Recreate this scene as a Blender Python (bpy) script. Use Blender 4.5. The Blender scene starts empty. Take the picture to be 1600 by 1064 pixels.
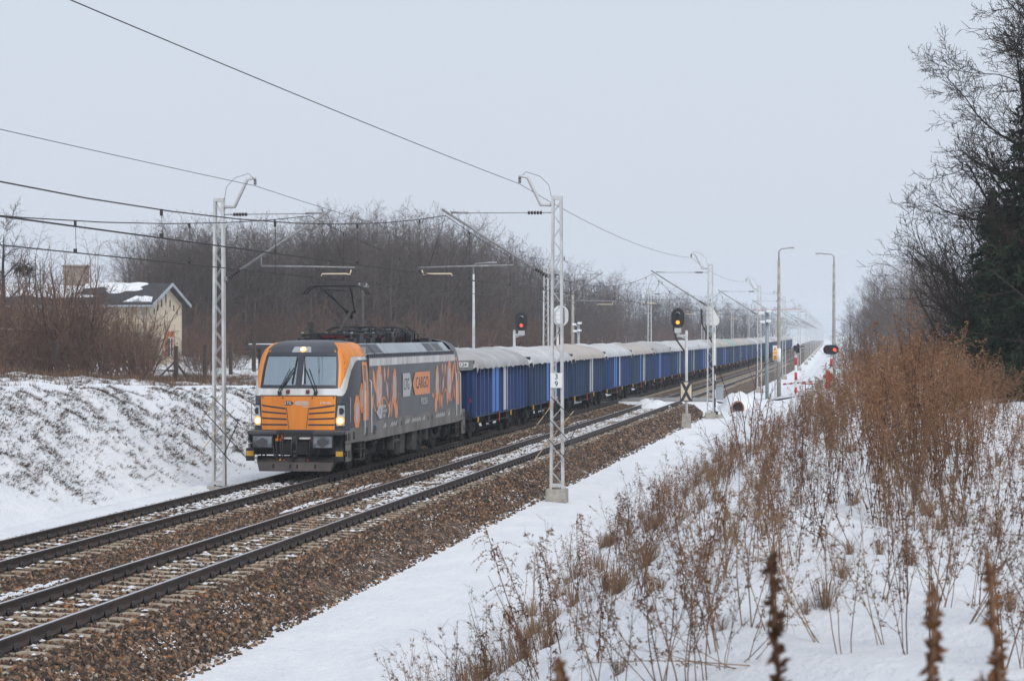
import bpy, bmesh, math, random
import numpy as np
from mathutils import Vector, Matrix, noise as mnoise

sc = bpy.context.scene
C = sc.collection
R = math.radians
rnd = random.Random(7)

# ------------------------------------------------------------------ camera, world, sun, exposure
THETA = R(8.96)
F_PX = 3533.0
CAM_Z = 3.98
cam_d = bpy.data.cameras.new('camera')
cam = bpy.data.objects.new('camera', cam_d)
C.objects.link(cam)
cam.location = (0, 0, CAM_Z)
cam.rotation_euler = (R(90), 0, THETA)
cam_d.sensor_width = 36.0
cam_d.lens = 36.0 * F_PX / 1600.0
cam_d.shift_y = -10.0 / 1600.0
cam_d.clip_start = 0.2
cam_d.clip_end = 6000
cam_d.dof.use_dof = True
cam_d.dof.focus_distance = 62.0
cam_d.dof.aperture_fstop = 8.0
sc.camera = cam

w = bpy.data.worlds.new('World')
sc.world = w
w.use_nodes = True
nt = w.node_tree
bg = nt.nodes['Background']
sky = nt.nodes.new('ShaderNodeTexSky')
sky.sky_type = 'NISHITA'
sky.sun_disc = False
SUN_EL, SUN_AZ = 42.0, 150.0          # azimuth clockwise from +Y (down the line)
sky.sun_elevation = R(SUN_EL)
sky.sun_rotation = R(SUN_AZ)
sky.air_density = 1.6
sky.dust_density = 3.0
mixw = nt.nodes.new('ShaderNodeMix')
mixw.data_type = 'RGBA'
mixw.inputs['Factor'].default_value = 0.93
mixw.inputs['B'].default_value = (5.2, 5.65, 6.5, 1)   # the overcast cloud deck
nt.links.new(sky.outputs['Color'], mixw.inputs['A'])
nt.links.new(mixw.outputs['Result'], bg.inputs['Color'])
bg.inputs['Strength'].default_value = 0.105

sun_d = bpy.data.lights.new('sun', 'SUN')
sun_d.energy = 1.5
sun_d.angle = R(25)
sun_d.color = (1.0, 0.97, 0.93)
sun = bpy.data.objects.new('sun', sun_d)
C.objects.link(sun)
_sd = Vector((math.sin(R(SUN_AZ)) * math.cos(R(SUN_EL)), math.cos(R(SUN_AZ)) * math.cos(R(SUN_EL)), math.sin(R(SUN_EL))))
sun.rotation_euler = _sd.to_track_quat('Z', 'Y').to_euler()
sun.location = (30, -40, 60)

sc.view_settings.view_transform = 'Standard'
sc.view_settings.look = 'None'
sc.view_settings.exposure = 0.28
sc.view_settings.gamma = 1.0
sc.render.engine = 'CYCLES'
sc.cycles.max_bounces = 6
sc.cycles.diffuse_bounces = 3
sc.cycles.glossy_bounces = 3
sc.cycles.transparent_max_bounces = 12
sc.cycles.volume_bounces = 2
sc.cycles.use_adaptive_sampling = True
sc.cycles.adaptive_threshold = 0.015

# ------------------------------------------------------------------ geometry of the line
VB, VA = 11.94, 15.81                  # lateral distance of the two track centres
def dxs(s):
    if s < 250: return 0.0
    if s < 350: return -8e-5 * (s - 250) ** 2
    return -0.8 - 0.016 * (s - 350)
def head(s):                           # heading of the line (rotation about z)
    if s < 250: return 0.0
    if s < 350: return 1.6e-4 * (s - 250)
    return 0.016
def TX(v, s): return dxs(s) - v        # world X of lateral v at distance s

def sst(a, b, x):
    t = np.clip((x - a) / (b - a), 0, 1)
    return t * t * (3 - 2 * t)
def lerp(a, b, t): return a + (b - a) * t

def ground(X, Y):
    X = np.asarray(X, float); Y = np.asarray(Y, float)
    d = np.where(Y < 250, 0, np.where(Y < 350, -8e-5 * (Y - 250) ** 2, -0.8 - 0.016 * (Y - 350)))
    v = d - X
    cross = np.exp(-((Y - 141) / 11.0) ** 2)
    ditch = -0.86 + 0.72 * cross
    plat = 2.3 - 1.5 * sst(52, 118, Y) + 0.8 * sst(160, 230, Y)
    vt = 6.1 + 1.5 * sst(60, 115, Y)
    wd = 5.4 + 2.5 * sst(70, 120, Y)
    t = np.clip((vt - v) / wd, 0, 1)
    t = 0.35 * t * t * (3 - 2 * t) + 0.65 * np.where(t < 0.93, t, 0.93 + (t - 0.93) * (1.0))
    right = ditch + (plat - ditch) * t
    right = right + np.where(v < -12, 0.02 * (-12 - v), 0)
    hummock = 0.10 * np.sin(X * 1.3 + 0.6 * Y) * np.sin(Y * 0.5 + 0.4 * X) + 0.06 * np.sin(X * 2.9 - Y * 1.1 + 1.0) + 0.04 * np.sin(X * 4.1 + Y * 2.3)
    right = right + hummock * np.clip((vt + 0.5 - v) / 2.0, 0, 1) * 0.8
    crest = np.clip(2.46 - 0.0235 * (Y - 60), 1.3, 2.7)
    tl = sst(19.4, 24.1, v) * 0.45 + np.clip((v - 19.4) / 4.7, 0, 1) * 0.55
    left = -0.62 + (crest + 0.62) * tl
    mound = (0.55 - 0.35 * sst(80, 110, Y)) * sst(28.5, 33.5, v)
    left = left + mound + np.where(v > 36, (v - 36) * 0.022, 0) * (v < 200) + np.where(v >= 200, 3.6, 0)
    left = left + (0.05 * np.sin(X * 1.7 + Y * 0.9) + 0.045 * np.sin(X * 3.3 - Y * 1.9) + 0.03 * np.sin(Y * 3.9 + X)) * sst(19.6, 21, v)
    mid = -0.74 + 0.65 * np.exp(-((Y - 140) / 6.5) ** 4)
    z = np.where(v > 19.3, left, np.where(v > 9.0, mid + 0.33 * sst(17.0, 19.3, v), right))
    blend = np.clip((v - 7.6) / 1.4, 0, 1)
    z = np.where((v <= 9.0) & (v > 7.6), right * (1 - blend) + mid * blend * (1 - cross) + right * blend * cross, z)
    return z
def gz(x, y): return float(ground(x, y))

# ------------------------------------------------------------------ mesh helpers
class MB:
    """collects boxes, tubes and free quads, links them as ONE mesh object"""
    def __init__(s): s.v = []; s.f = []; s.m = []; s.sm = []
    def add(s, vs, fs, mi=0, smooth=False):
        n = len(s.v); s.v.extend([tuple(p) for p in vs])
        for f in fs: s.f.append(tuple(i + n for i in f)); s.m.append(mi); s.sm.append(smooth)
        return s
    def box(s, x0, x1, y0, y1, z0, z1, mi=0):
        vs = [(x, y, z) for x in (x0, x1) for y in (y0, y1) for z in (z0, z1)]
        return s.add(vs, [(0, 1, 3, 2), (4, 6, 7, 5), (0, 4, 5, 1), (2, 3, 7, 6), (0, 2, 6, 4), (1, 5, 7, 3)], mi)
    def cbox(s, x0, x1, y0, y1, z0, z1, b=0.02, mi=0):
        """box with chamfered edges"""
        b = min(b, (x1 - x0) * .45, (y1 - y0) * .45, (z1 - z0) * .45)
        bm = bmesh.new(); bmesh.ops.create_cube(bm, size=1.0)
        for q in bm.verts: q.co = Vector(((x0 + x1) / 2 + q.co.x * (x1 - x0), (y0 + y1) / 2 + q.co.y * (y1 - y0), (z0 + z1) / 2 + q.co.z * (z1 - z0)))
        bmesh.ops.bevel(bm, geom=list(bm.edges), offset=b, segments=2, affect='EDGES', profile=0.6)
        bm.verts.index_update()
        s.add([q.co for q in bm.verts], [[q.index for q in f.verts] for f in bm.faces], mi)
        bm.free(); return s
    def tube(s, pts, r, n=6, mi=0, cap=True, smooth=True):
        pts = [Vector(p) for p in pts]
        k = len(pts)
        rs = r if isinstance(r, (list, tuple)) else [r] * k
        base = len(s.v); u = None
        for i, p in enumerate(pts):
            d = (pts[min(i + 1, k - 1)] - pts[max(i - 1, 0)])
            if d.length < 1e-9: d = Vector((0, 0, 1))
            d.normalize()
            if u is None: u = d.orthogonal().normalized()
            else:
                u = u - d * u.dot(d)
                u = u.normalized() if u.length > 1e-6 else d.orthogonal().normalized()
            w_ = d.cross(u)
            for j in range(n):
                a = 2 * math.pi * j / n
                q = p + (u * math.cos(a) + w_ * math.sin(a)) * rs[i]
                s.v.append((q.x, q.y, q.z))
        for i in range(k - 1):
            for j in range(n):
                a, b = base + i * n + j, base + i * n + (j + 1) % n
                s.f.append((a, b, b + n, a + n)); s.m.append(mi); s.sm.append(smooth)
        if cap:
            s.f.append(tuple(base + j for j in reversed(range(n)))); s.m.append(mi); s.sm.append(False)
            s.f.append(tuple(base + (k - 1) * n + j for j in range(n))); s.m.append(mi); s.sm.append(False)
        return s
    def disc(s, c, axis, r, h, n=20, mi=0, r2=None):
        c = Vector(c); a = Vector(axis).normalized() * h
        return s.tube([c, c + a], [r, r2 if r2 is not None else r], n, mi, True, True)
    def bar(s, a, b, w_=0.05, h=0.05, mi=0):
        """square bar between two points"""
        a, b = Vector(a), Vector(b); d = (b - a).normalized()
        u = d.cross(Vector((0, 0, 1)))
        u = u.normalized() if u.length > 1e-4 else Vector((1, 0, 0))
        q = u.cross(d)
        vs = [p + u * (i * w_ / 2) + q * (j * h / 2) for p in (a, b) for i, j in ((-1, -1), (1, -1), (1, 1), (-1, 1))]
        return s.add(vs, [(3, 2, 1, 0), (4, 5, 6, 7), (0, 1, 5, 4), (1, 2, 6, 5), (2, 3, 7, 6), (3, 0, 4, 7)], mi)
    def prism(s, poly, axis, a0, a1, mi=0):
        """polygon (list of 2D) extruded along axis 'x','y' or 'z' from a0 to a1"""
        n = len(poly)
        def P(p, a): return {'x': (a, p[0], p[1]), 'y': (p[0], a, p[1]), 'z': (p[0], p[1], a)}[axis]
        vs = [P(p, a0) for p in poly] + [P(p, a1) for p in poly]
        fs = [tuple(range(n)), tuple(reversed(range(n, 2 * n)))] + [(i + n, (i + 1) % n + n, (i + 1) % n, i) for i in range(n)]
        return s.add(vs, fs, mi)
    def mesh(s, name, mats):
        me = bpy.data.meshes.new(name)
        me.from_pydata(s.v, [], s.f)
        for m in (mats if isinstance(mats, (list, tuple)) else [mats]): me.materials.append(m)
        me.polygons.foreach_set('material_index', s.m)
        me.polygons.foreach_set('use_smooth', s.sm)
        me.update()
        return me
    def build(s, name, mats, parent=None, loc=None):
        return link(name, s.mesh(name, mats), parent, loc)

def link(name, me, parent=None, loc=None):
    o = bpy.data.objects.new(name, me); C.objects.link(o)
    if parent is not None: o.parent = parent
    if loc is not None: o.location = loc
    return o
def fixn(o):
    bm = bmesh.new(); bm.from_mesh(o.data); bmesh.ops.recalc_face_normals(bm, faces=bm.faces); bm.to_mesh(o.data); bm.free()
def thing(name, label, cat, loc=(0, 0, 0), rz=0, group=None):
    o = bpy.data.objects.new(name, None); C.objects.link(o)
    o.location = loc; o.rotation_euler = (0, 0, rz); o.empty_display_size = 0.3
    return tag(o, label, cat, group)
def tag(o, label, cat, group=None):
    o['label'] = label; o['category'] = cat
    if group: o['group'] = group
    return o
def kind(o, k): o['kind'] = k; return o
def kids(o): return [q for q in o.children]
def copy_tree(o, parent=None):
    c = o.copy(); C.objects.link(c)
    if parent is not None: c.parent = parent
    for ch in list(o.children): copy_tree(ch, c)
    return c
def dup(root, loc, rz=0, label=None, group=None, scale=None):
    c = copy_tree(root); c.location = loc; c.rotation_euler = (0, 0, rz)
    if label: c['label'] = label
    if group: c['group'] = group
    if scale is not None: c.scale = (scale,) * 3 if not isinstance(scale, tuple) else scale
    return c
def text(name, body, size, mat, parent, loc, facing='front', sx=1.0, ext=0.002, align='CENTER'):
    cu = bpy.data.curves.new(name, 'FONT'); cu.body = body; cu.size = size; cu.extrude = ext
    cu.offset = size * 0.005; cu.align_x = align; cu.align_y = 'CENTER'
    tmp = bpy.data.objects.new('tmp_text', cu); C.objects.link(tmp)
    dg = bpy.context.evaluated_depsgraph_get(); dg.update()
    me = bpy.data.meshes.new_from_object(tmp.evaluated_get(dg))
    bpy.data.objects.remove(tmp); bpy.data.curves.remove(cu)
    me.materials.clear(); me.materials.append(mat)
    o = link(name, me, parent, loc)
    if facing == 'front': o.rotation_euler = (R(90), 0, 0)
    else: o.rotation_euler = (R(90), 0, R(90))
    o.scale = (sx, 1, 1)
    return o

# ------------------------------------------------------------------ materials
MATS = {}
def mat(name, col, rough=0.6, metal=0.0, var=0.15, scale=6.0, col2=None, bump=0.0, bscale=40.0, spec=0.5, emit=None, estr=0.0, coords='Object', detail=4.0, streak=False):
    m = bpy.data.materials.new(name); m.use_nodes = True
    N, L = m.node_tree.nodes, m.node_tree.links
    b = N['Principled BSDF']
    b.inputs['Roughness'].default_value = rough
    b.inputs['Metallic'].default_value = metal
    b.inputs['Specular IOR Level'].default_value = spec
    tc = N.new('ShaderNodeTexCoord')
    src = tc.outputs[coords]
    if streak:
        mp = N.new('ShaderNodeMapping'); mp.inputs['Scale'].default_value = (1, 1, 0.12)
        L.new(src, mp.inputs['Vector']); src = mp.outputs['Vector']
    nz = N.new('ShaderNodeTexNoise'); nz.inputs['Scale'].default_value = scale; nz.inputs['Detail'].default_value = detail
    L.new(src, nz.inputs['Vector'])
    cr = N.new('ShaderNodeValToRGB')
    c2 = col2 if col2 else tuple(c * (1 - var * 2) for c in col)
    cr.color_ramp.elements[0].position = 0.32; cr.color_ramp.elements[1].position = 0.68
    cr.color_ramp.elements[0].color = (*c2, 1); cr.color_ramp.elements[1].color = (*col, 1)
    L.new(nz.outputs['Fac'], cr.inputs['Fac']); L.new(cr.outputs['Color'], b.inputs['Base Color'])
    if bump > 0:
        n2 = N.new('ShaderNodeTexNoise'); n2.inputs['Scale'].default_value = bscale; n2.inputs['Detail'].default_value = 5
        L.new(tc.outputs[coords], n2.inputs['Vector'])
        bp = N.new('ShaderNodeBump'); bp.inputs['Strength'].default_value = bump; bp.inputs['Distance'].default_value = 0.05
        L.new(n2.outputs['Fac'], bp.inputs['Height']); L.new(bp.outputs['Normal'], b.inputs['Normal'])
    if emit:
        b.inputs['Emission Color'].default_value = (*emit, 1); b.inputs['Emission Strength'].default_value = estr
    MATS[name] = m
    return m
def leafmat(name, col, col2, rough=0.85):
    """plant matter: colour varies from piece to piece and from plant to plant"""
    m = bpy.data.materials.new(name); m.use_nodes = True
    N, L = m.node_tree.nodes, m.node_tree.links
    b = N['Principled BSDF']; b.inputs['Roughness'].default_value = rough; b.inputs['Specular IOR Level'].default_value = 0.15
    g = N.new('ShaderNodeNewGeometry'); oi = N.new('ShaderNodeObjectInfo')
    mx = N.new('ShaderNodeMath'); mx.operation = 'ADD'; L.new(g.outputs['Random Per Island'], mx.inputs[0]); L.new(oi.outputs['Random'], mx.inputs[1])
    hf = N.new('ShaderNodeMath'); hf.operation = 'MULTIPLY'; hf.inputs[1].default_value = 0.5; L.new(mx.outputs[0], hf.inputs[0])
    cr = N.new('ShaderNodeValToRGB')
    cr.color_ramp.elements[0].position = 0.15; cr.color_ramp.elements[1].position = 0.85
    cr.color_ramp.elements[0].color = (*col2, 1); cr.color_ramp.elements[1].color = (*col, 1)
    L.new(hf.outputs[0], cr.inputs['Fac']); L.new(cr.outputs['Color'], b.inputs['Base Color'])
    MATS[name] = m
    return m

M = {}
M['concrete'] = mat('concrete', (0.42, 0.39, 0.34), 0.9, var=0.2, scale=5, bump=0.15)
M['sleeper'] = mat('sleeper_concrete', (0.44, 0.375, 0.285), 0.9, col2=(0.26, 0.21, 0.16), scale=7, bump=0.2, bscale=30)
M['rail_side'] = mat('rail_rust', (0.075, 0.048, 0.036), 0.65, col2=(0.035, 0.026, 0.022), scale=3)
M['rail_top'] = mat('rail_steel', (0.62, 0.63, 0.66), 0.3, metal=0.8, var=0.06, scale=3)
M['clip'] = mat('clip_steel', (0.035, 0.03, 0.03), 0.6, var=0.25, scale=20)
M['galv'] = mat('galvanised_paint', (0.60, 0.62, 0.63), 0.6, col2=(0.44, 0.44, 0.43), scale=2.5)
M['steel'] = mat('weathered_steel', (0.33, 0.34, 0.35), 0.5, col2=(0.22, 0.21, 0.2), scale=8, metal=0.3)
M['black'] = mat('black_metal', (0.022, 0.023, 0.026), 0.55, var=0.2, scale=8)
M['wire'] = mat('copper_wire', (0.035, 0.032, 0.03), 0.6, var=0.1)
M['insul'] = mat('insulator_brown', (0.03, 0.016, 0.013), 0.3, var=0.2)
M['white'] = mat('white_paint', (0.74, 0.74, 0.72), 0.5, col2=(0.6, 0.59, 0.56), scale=4)
M['plate'] = mat('plate_white', (0.78, 0.8, 0.8), 0.45, var=0.03)
M['cream'] = mat('reflective_cream', (0.72, 0.6, 0.42), 0.5, var=0.06)
M['red'] = mat('red_paint', (0.55, 0.03, 0.03), 0.5, var=0.1)
M['yellow'] = mat('yellow_paint', (0.7, 0.38, 0.03), 0.5, var=0.1)
M['lamp_grey'] = mat('lamp_grey', (0.35, 0.36, 0.36), 0.5, var=0.1)
M['red_lens'] = mat('red_lens_lit', (0.5, 0.03, 0.02), 0.3, emit=(1.0, 0.10, 0.05), estr=1.3)
M['amber_lens'] = mat('amber_lens_lit', (0.6, 0.2, 0.02), 0.3, emit=(1.0, 0.28, 0.03), estr=2.4)
M['dark_lens'] = mat('dark_lens', (0.03, 0.03, 0.035), 0.15, var=0.1)

def snow_mat(name, litter=False):
    m = bpy.data.materials.new(name); m.use_nodes = True
    N, L = m.node_tree.nodes, m.node_tree.links
    b = N['Principled BSDF']; b.inputs['Roughness'].default_value = 0.75; b.inputs['Specular IOR Level'].default_value = 0.25
    g = N.new('ShaderNodeNewGeometry')
    n1 = N.new('ShaderNodeTexNoise'); n1.inputs['Scale'].default_value = 1.1; n1.inputs['Detail'].default_value = 6; n1.inputs['Roughness'].default_value = 0.62
    n2 = N.new('ShaderNodeTexNoise'); n2.inputs['Scale'].default_value = 9.0; n2.inputs['Detail'].default_value = 8; n2.inputs['Roughness'].default_value = 0.7
    mp = N.new('ShaderNodeMapping'); mp.inputs['Scale'].default_value = (1.0, 0.45, 1.0); mp.inputs['Rotation'].default_value = (0, 0, 0.5)
    L.new(g.outputs['Position'], mp.inputs['Vector'])
    for n_ in (n1, n2): L.new(mp.outputs['Vector'], n_.inputs['Vector'])
    ad = N.new('ShaderNodeMath'); ad.operation = 'MULTIPLY_ADD'; ad.inputs[1].default_value = 0.35
    L.new(n2.outputs['Fac'], ad.inputs[0]); L.new(n1.outputs['Fac'], ad.inputs[2])
    bp = N.new('ShaderNodeBump'); bp.inputs['Strength'].default_value = 0.8; bp.inputs['Distance'].default_value = 0.3
    L.new(ad.outputs[0], bp.inputs['Height']); L.new(bp.outputs['Normal'], b.inputs['Normal'])
    sn = N.new('ShaderNodeValToRGB')
    sn.color_ramp.elements[0].color = (0.80, 0.825, 0.86, 1); sn.color_ramp.elements[1].color = (0.90, 0.91, 0.93, 1)
    sn.color_ramp.elements[0].position = 0.3; sn.color_ramp.elements[1].position = 0.7
    L.new(n1.outputs['Fac'], sn.inputs['Fac'])
    # thin snow on the cutting slopes: dead litter shows through where the noise is high
    at = N.new('ShaderNodeAttribute'); at.attribute_name = 'litter'
    n3 = N.new('ShaderNodeTexNoise'); n3.inputs['Scale'].default_value = 2.6; n3.inputs['Detail'].default_value = 9; n3.inputs['Roughness'].default_value = 0.72
    L.new(g.outputs['Position'], n3.inputs['Vector'])
    th = N.new('ShaderNodeMath'); th.operation = 'MULTIPLY_ADD'; th.inputs[1].default_value = 0.42; th.inputs[2].default_value = -0.86
    L.new(at.outputs['Fac'], th.inputs[0])
    sm = N.new('ShaderNodeMath'); sm.operation = 'ADD'; L.new(n3.outputs['Fac'], sm.inputs[0]); L.new(th.outputs[0], sm.inputs[1])
    ss = N.new('ShaderNodeMapRange'); ss.inputs['From Min'].default_value = 0.06; ss.inputs['From Max'].default_value = 0.16
    L.new(sm.outputs[0], ss.inputs['Value'])
    lt = N.new('ShaderNodeValToRGB'); lt.color_ramp.elements[0].color = (0.09, 0.065, 0.05, 1); lt.color_ramp.elements[1].color = (0.27, 0.19, 0.13, 1)
    L.new(n2.outputs['Fac'], lt.inputs['Fac'])
    mx = N.new('ShaderNodeMix'); mx.data_type = 'RGBA'
    L.new(ss.outputs['Result'], mx.inputs['Factor']); L.new(sn.outputs['Color'], mx.inputs['A']); L.new(lt.outputs['Color'], mx.inputs['B'])
    L.new(mx.outputs['Result'], b.inputs['Base Color'])
    return m
M['snow'] = snow_mat('snow')

def stone_mat(name, per_stone=True):
    m = bpy.data.materials.new(name); m.use_nodes = True
    N, L = m.node_tree.nodes, m.node_tree.links
    b = N['Principled BSDF']; b.inputs['Roughness'].default_value = 0.85; b.inputs['Specular IOR Level'].default_value = 0.25
    g = N.new('ShaderNodeNewGeometry')
    cr = N.new('ShaderNodeValToRGB')
    e = cr.color_ramp.elements
    e[0].position = 0.0; e[0].color = (0.028, 0.025, 0.024, 1)
    e[1].position = 1.0; e[1].color = (0.42, 0.38, 0.33, 1)
    for p, c in ((0.2, (0.06, 0.051, 0.045)), (0.42, (0.085, 0.053, 0.036)), (0.6, (0.15, 0.085, 0.05)), (0.78, (0.185, 0.15, 0.12)), (0.9, (0.32, 0.145, 0.055))):
        q = e.new(p); q.color = (*c, 1)
    if per_stone:
        oi = N.new('ShaderNodeObjectInfo'); L.new(oi.outputs['Random'], cr.inputs['Fac'])
    else:
        vo = N.new('ShaderNodeTexVoronoi'); vo.inputs['Scale'].default_value = 17.0
        L.new(g.outputs['Position'], vo.inputs['Vector'])
        sp = N.new('ShaderNodeSeparateColor'); L.new(vo.outputs['Color'], sp.inputs['Color']); L.new(sp.outputs['Red'], cr.inputs['Fac'])
        bp = N.new('ShaderNodeBump'); bp.inputs['Strength'].default_value = 1.0; bp.inputs['Distance'].default_value = 0.06; bp.invert = True
        L.new(vo.outputs['Distance'], bp.inputs['Height']); L.new(bp.outputs['Normal'], b.inputs['Normal'])
    # wind-blown snow that has stayed on top of the stones
    n3 = N.new('ShaderNodeTexNoise'); n3.inputs['Scale'].default_value = 1.3; n3.inputs['Detail'].default_value = 8; n3.inputs['Roughness'].default_value = 0.75
    mp = N.new('ShaderNodeMapping'); mp.inputs['Scale'].default_value = (1.6, 0.5, 1)
    L.new(g.outputs['Position'], mp.inputs['Vector']); L.new(mp.outputs['Vector'], n3.inputs['Vector'])
    sx = N.new('ShaderNodeSeparateXYZ'); L.new(g.outputs['Normal'], sx.inputs[0])
    a = N.new('ShaderNodeMath'); a.operation = 'MULTIPLY_ADD'; a.inputs[1].default_value = 0.25; L.new(sx.outputs['Z'], a.inputs[0]); L.new(n3.outputs['Fac'], a.inputs[2])
    ss = N.new('ShaderNodeMapRange'); ss.inputs['From Min'].default_value = 0.84; ss.inputs['From Max'].default_value = 0.90
    L.new(a.outputs[0], ss.inputs['Value'])
    mx = N.new('ShaderNodeMix'); mx.data_type = 'RGBA'; mx.inputs['B'].default_value = (0.8, 0.82, 0.85, 1)
    L.new(ss.outputs['Result'], mx.inputs['Factor']); L.new(cr.outputs['Color'], mx.inputs['A']); L.new(mx.outputs['Result'], b.inputs['Base Color'])
    return m
M['stone'] = stone_mat('ballast_stone')
M['bed'] = stone_mat('ballast_bed', False)

# ------------------------------------------------------------------ ground: one sheet to the horizon
def breaks(*segs):
    out = []
    for a, b, n in segs: out += list(np.linspace(a, b, n, endpoint=False))
    return np.array(out)
gx = np.concatenate([breaks((-780, -160, 26), (-160, -46, 40), (-46, -19, 100), (-19, -9.6, 16), (-9.6, 4, 80), (4, 40, 50), (40, 160, 30), (160, 780, 20)), [780]])
gy = np.concatenate([breaks((-20, 8, 12), (8, 70, 200), (70, 170, 160), (170, 420, 90), (420, 2400, 60)), [2400]])
GX, GY = np.meshgrid(gx, gy)
GZ = ground(GX, GY)
nxg, nyg = len(gx), len(gy)
vs = np.stack([GX.ravel(), GY.ravel(), GZ.ravel()], 1)
ii = np.arange(nxg * nyg).reshape(nyg, nxg)
fs = np.stack([ii[:-1, :-1].ravel(), ii[:-1, 1:].ravel(), ii[1:, 1:].ravel(), ii[1:, :-1].ravel()], 1)
me = bpy.data.meshes.new('snowy_ground')
me.from_pydata(vs.tolist(), [], fs.tolist())
me.polygons.foreach_set('use_smooth', [True] * len(me.polygons))
me.materials.append(M['snow'])
Vg = -GX
lit = 0.66 * sst(20.2, 22.0, Vg) * (1 - 1.0 * sst(23.6, 24.2, Vg) * (1 - sst(28.6, 30, Vg))) * np.ones_like(GY)
lit = lit + 0.36 * sst(29.0, 31, Vg)
lit = np.where(Vg < 7, 0.5 * sst(6.6, 5.0, Vg) * (1 - 0.55 * sst(0.2, -1.0, Vg)), lit)
lit = np.where(GY > 120, np.where(Vg < 7, lit * 0.6, np.maximum(lit, 0.55 * (Vg > 30))), lit)
at = me.attributes.new('litter', 'FLOAT', 'POINT')
at.data.foreach_set('value', lit.ravel().astype(np.float32))
kind(link('snowy_ground', me), 'structure')

# ------------------------------------------------------------------ ballast bed
prof = [(9.25, -0.90), (9.5, -0.70), (10.05, -0.42), (10.3, -0.285), (10.6, -0.238), (11.1, -0.236), (11.94, -0.256), (12.8, -0.236), (13.25, -0.236),
        (13.6, -0.29), (13.88, -0.32), (14.2, -0.29), (14.5, -0.236), (15.0, -0.236), (15.81, -0.256), (16.6, -0.236), (17.1, -0.236), (17.5, -0.28), (18.0, -0.42), (18.6, -0.66), (19.2, -0.86)]
pv = []
for (a, za), (b, zb) in zip(prof[:-1], prof[1:]):
    k = max(1, int(round((b - a) / 0.22)))
    pv += [(a + (b - a) * i / k, za + (zb - za) * i / k) for i in range(k)]
pv.append(prof[-1])
bs = np.concatenate([np.arange(18, 120, 0.3), np.arange(120, 400, 3), np.arange(400, 1500, 25)])
bv, bf = [], []
def bedz(v): return float(np.interp(v, [p[0] for p in prof], [p[1] for p in prof]))
for i, s_ in enumerate(bs):
    for (v_, z_) in pv:
        jz = mnoise.noise(Vector((v_ * 2.5, s_ * 2.5, 0))) * 0.03 if s_ < 120 else 0
        edge = mnoise.noise(Vector((s_ * 0.8, 3.3, v_ > 14))) * 0.25 if (v_ < 9.9 or v_ > 18.3) and s_ < 120 else 0
        bv.append((TX(v_ + edge, s_), s_, z_ + jz))
npv = len(pv)
for i in range(len(bs) - 1):
    for j in range(npv - 1):
        a = i * npv + j
        bf.append((a, a + npv, a + npv + 1, a + 1))
me = bpy.data.meshes.new('ballast_bed'); me.from_pydata(bv, [], bf); me.materials.append(M['bed'])
me.polygons.foreach_set('use_smooth', [True] * len(me.polygons))
kind(link('ballast_bed', me), 'structure')

# loose stones over it (nobody could count them): points + node instances, one object
nr = np.random.default_rng(3)
def stone_points(s0, s1, dens):
    n = int((s1 - s0) * 9.9 * dens)
    s_ = nr.uniform(s0, s1, n); v_ = nr.uniform(9.15, 19.1, n)
    # keep clear of the sleepers' tops
    ph = np.mod(s_ - 24.0, 0.6)
    on = (ph < 0.29) & (((np.abs(v_ - VB) < 1.31)) | (np.abs(v_ - VA) < 1.31))
    crib = ((np.abs(v_ - VB) < 0.85)) | (np.abs(v_ - VA) < 0.85)
    far_hidden = (v_ > 17.6) & (s_ > 62)
    keep = ~on & ~(crib & (nr.random(n) < 0.12)) & ~far_hidden
    edge = (v_ < 9.48) & (nr.random(n) < 0.8)
    keep &= ~edge
    s_, v_ = s_[keep], v_[keep]
    z_ = np.interp(v_, [p[0] for p in prof], [p[1] for p in prof]) + nr.normal(0, 0.012, len(s_)) + 0.008
    z_ = np.where(v_ < 9.6, np.maximum(z_, -0.735), z_)
    return np.stack([-v_, s_, z_], 1), s_
pA, sA = stone_points(23, 52, 510)
pB, sB = stone_points(52, 85, 250)
pC, sC = stone_points(85, 135, 90)
pts = np.concatenate([pA, pB, pC]); 
szs = np.concatenate([np.full(len(pA), 1.0), np.full(len(pB), 1.12), np.full(len(pC), 1.5)])
me = bpy.data.meshes.new('ballast_stones'); me.vertices.add(len(pts)); me.vertices.foreach_set('co', pts.ravel())
a_ = me.attributes.new('size', 'FLOAT', 'POINT'); a_.data.foreach_set('value', szs.astype(np.float32))
me.materials.append(M['stone'])
stones = kind(link('ballast_stones', me), 'stuff')
stones['label'] = 'rusty brown broken ballast stones around the rails'
ng = bpy.data.node_groups.new('scatter_stones', 'GeometryNodeTree')
ng.interface.new_socket('Geometry', in_out='INPUT', socket_type='NodeSocketGeometry')
ng.interface.new_socket('Geometry', in_out='OUTPUT', socket_type='NodeSocketGeometry')
gn = ng.nodes; gl = ng.links
gi = gn.new('NodeGroupInput'); go = gn.new('NodeGroupOutput')
inst = gn.new('GeometryNodeInstanceOnPoints')
g2i = gn.new('GeometryNodeGeometryToInstance')
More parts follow.
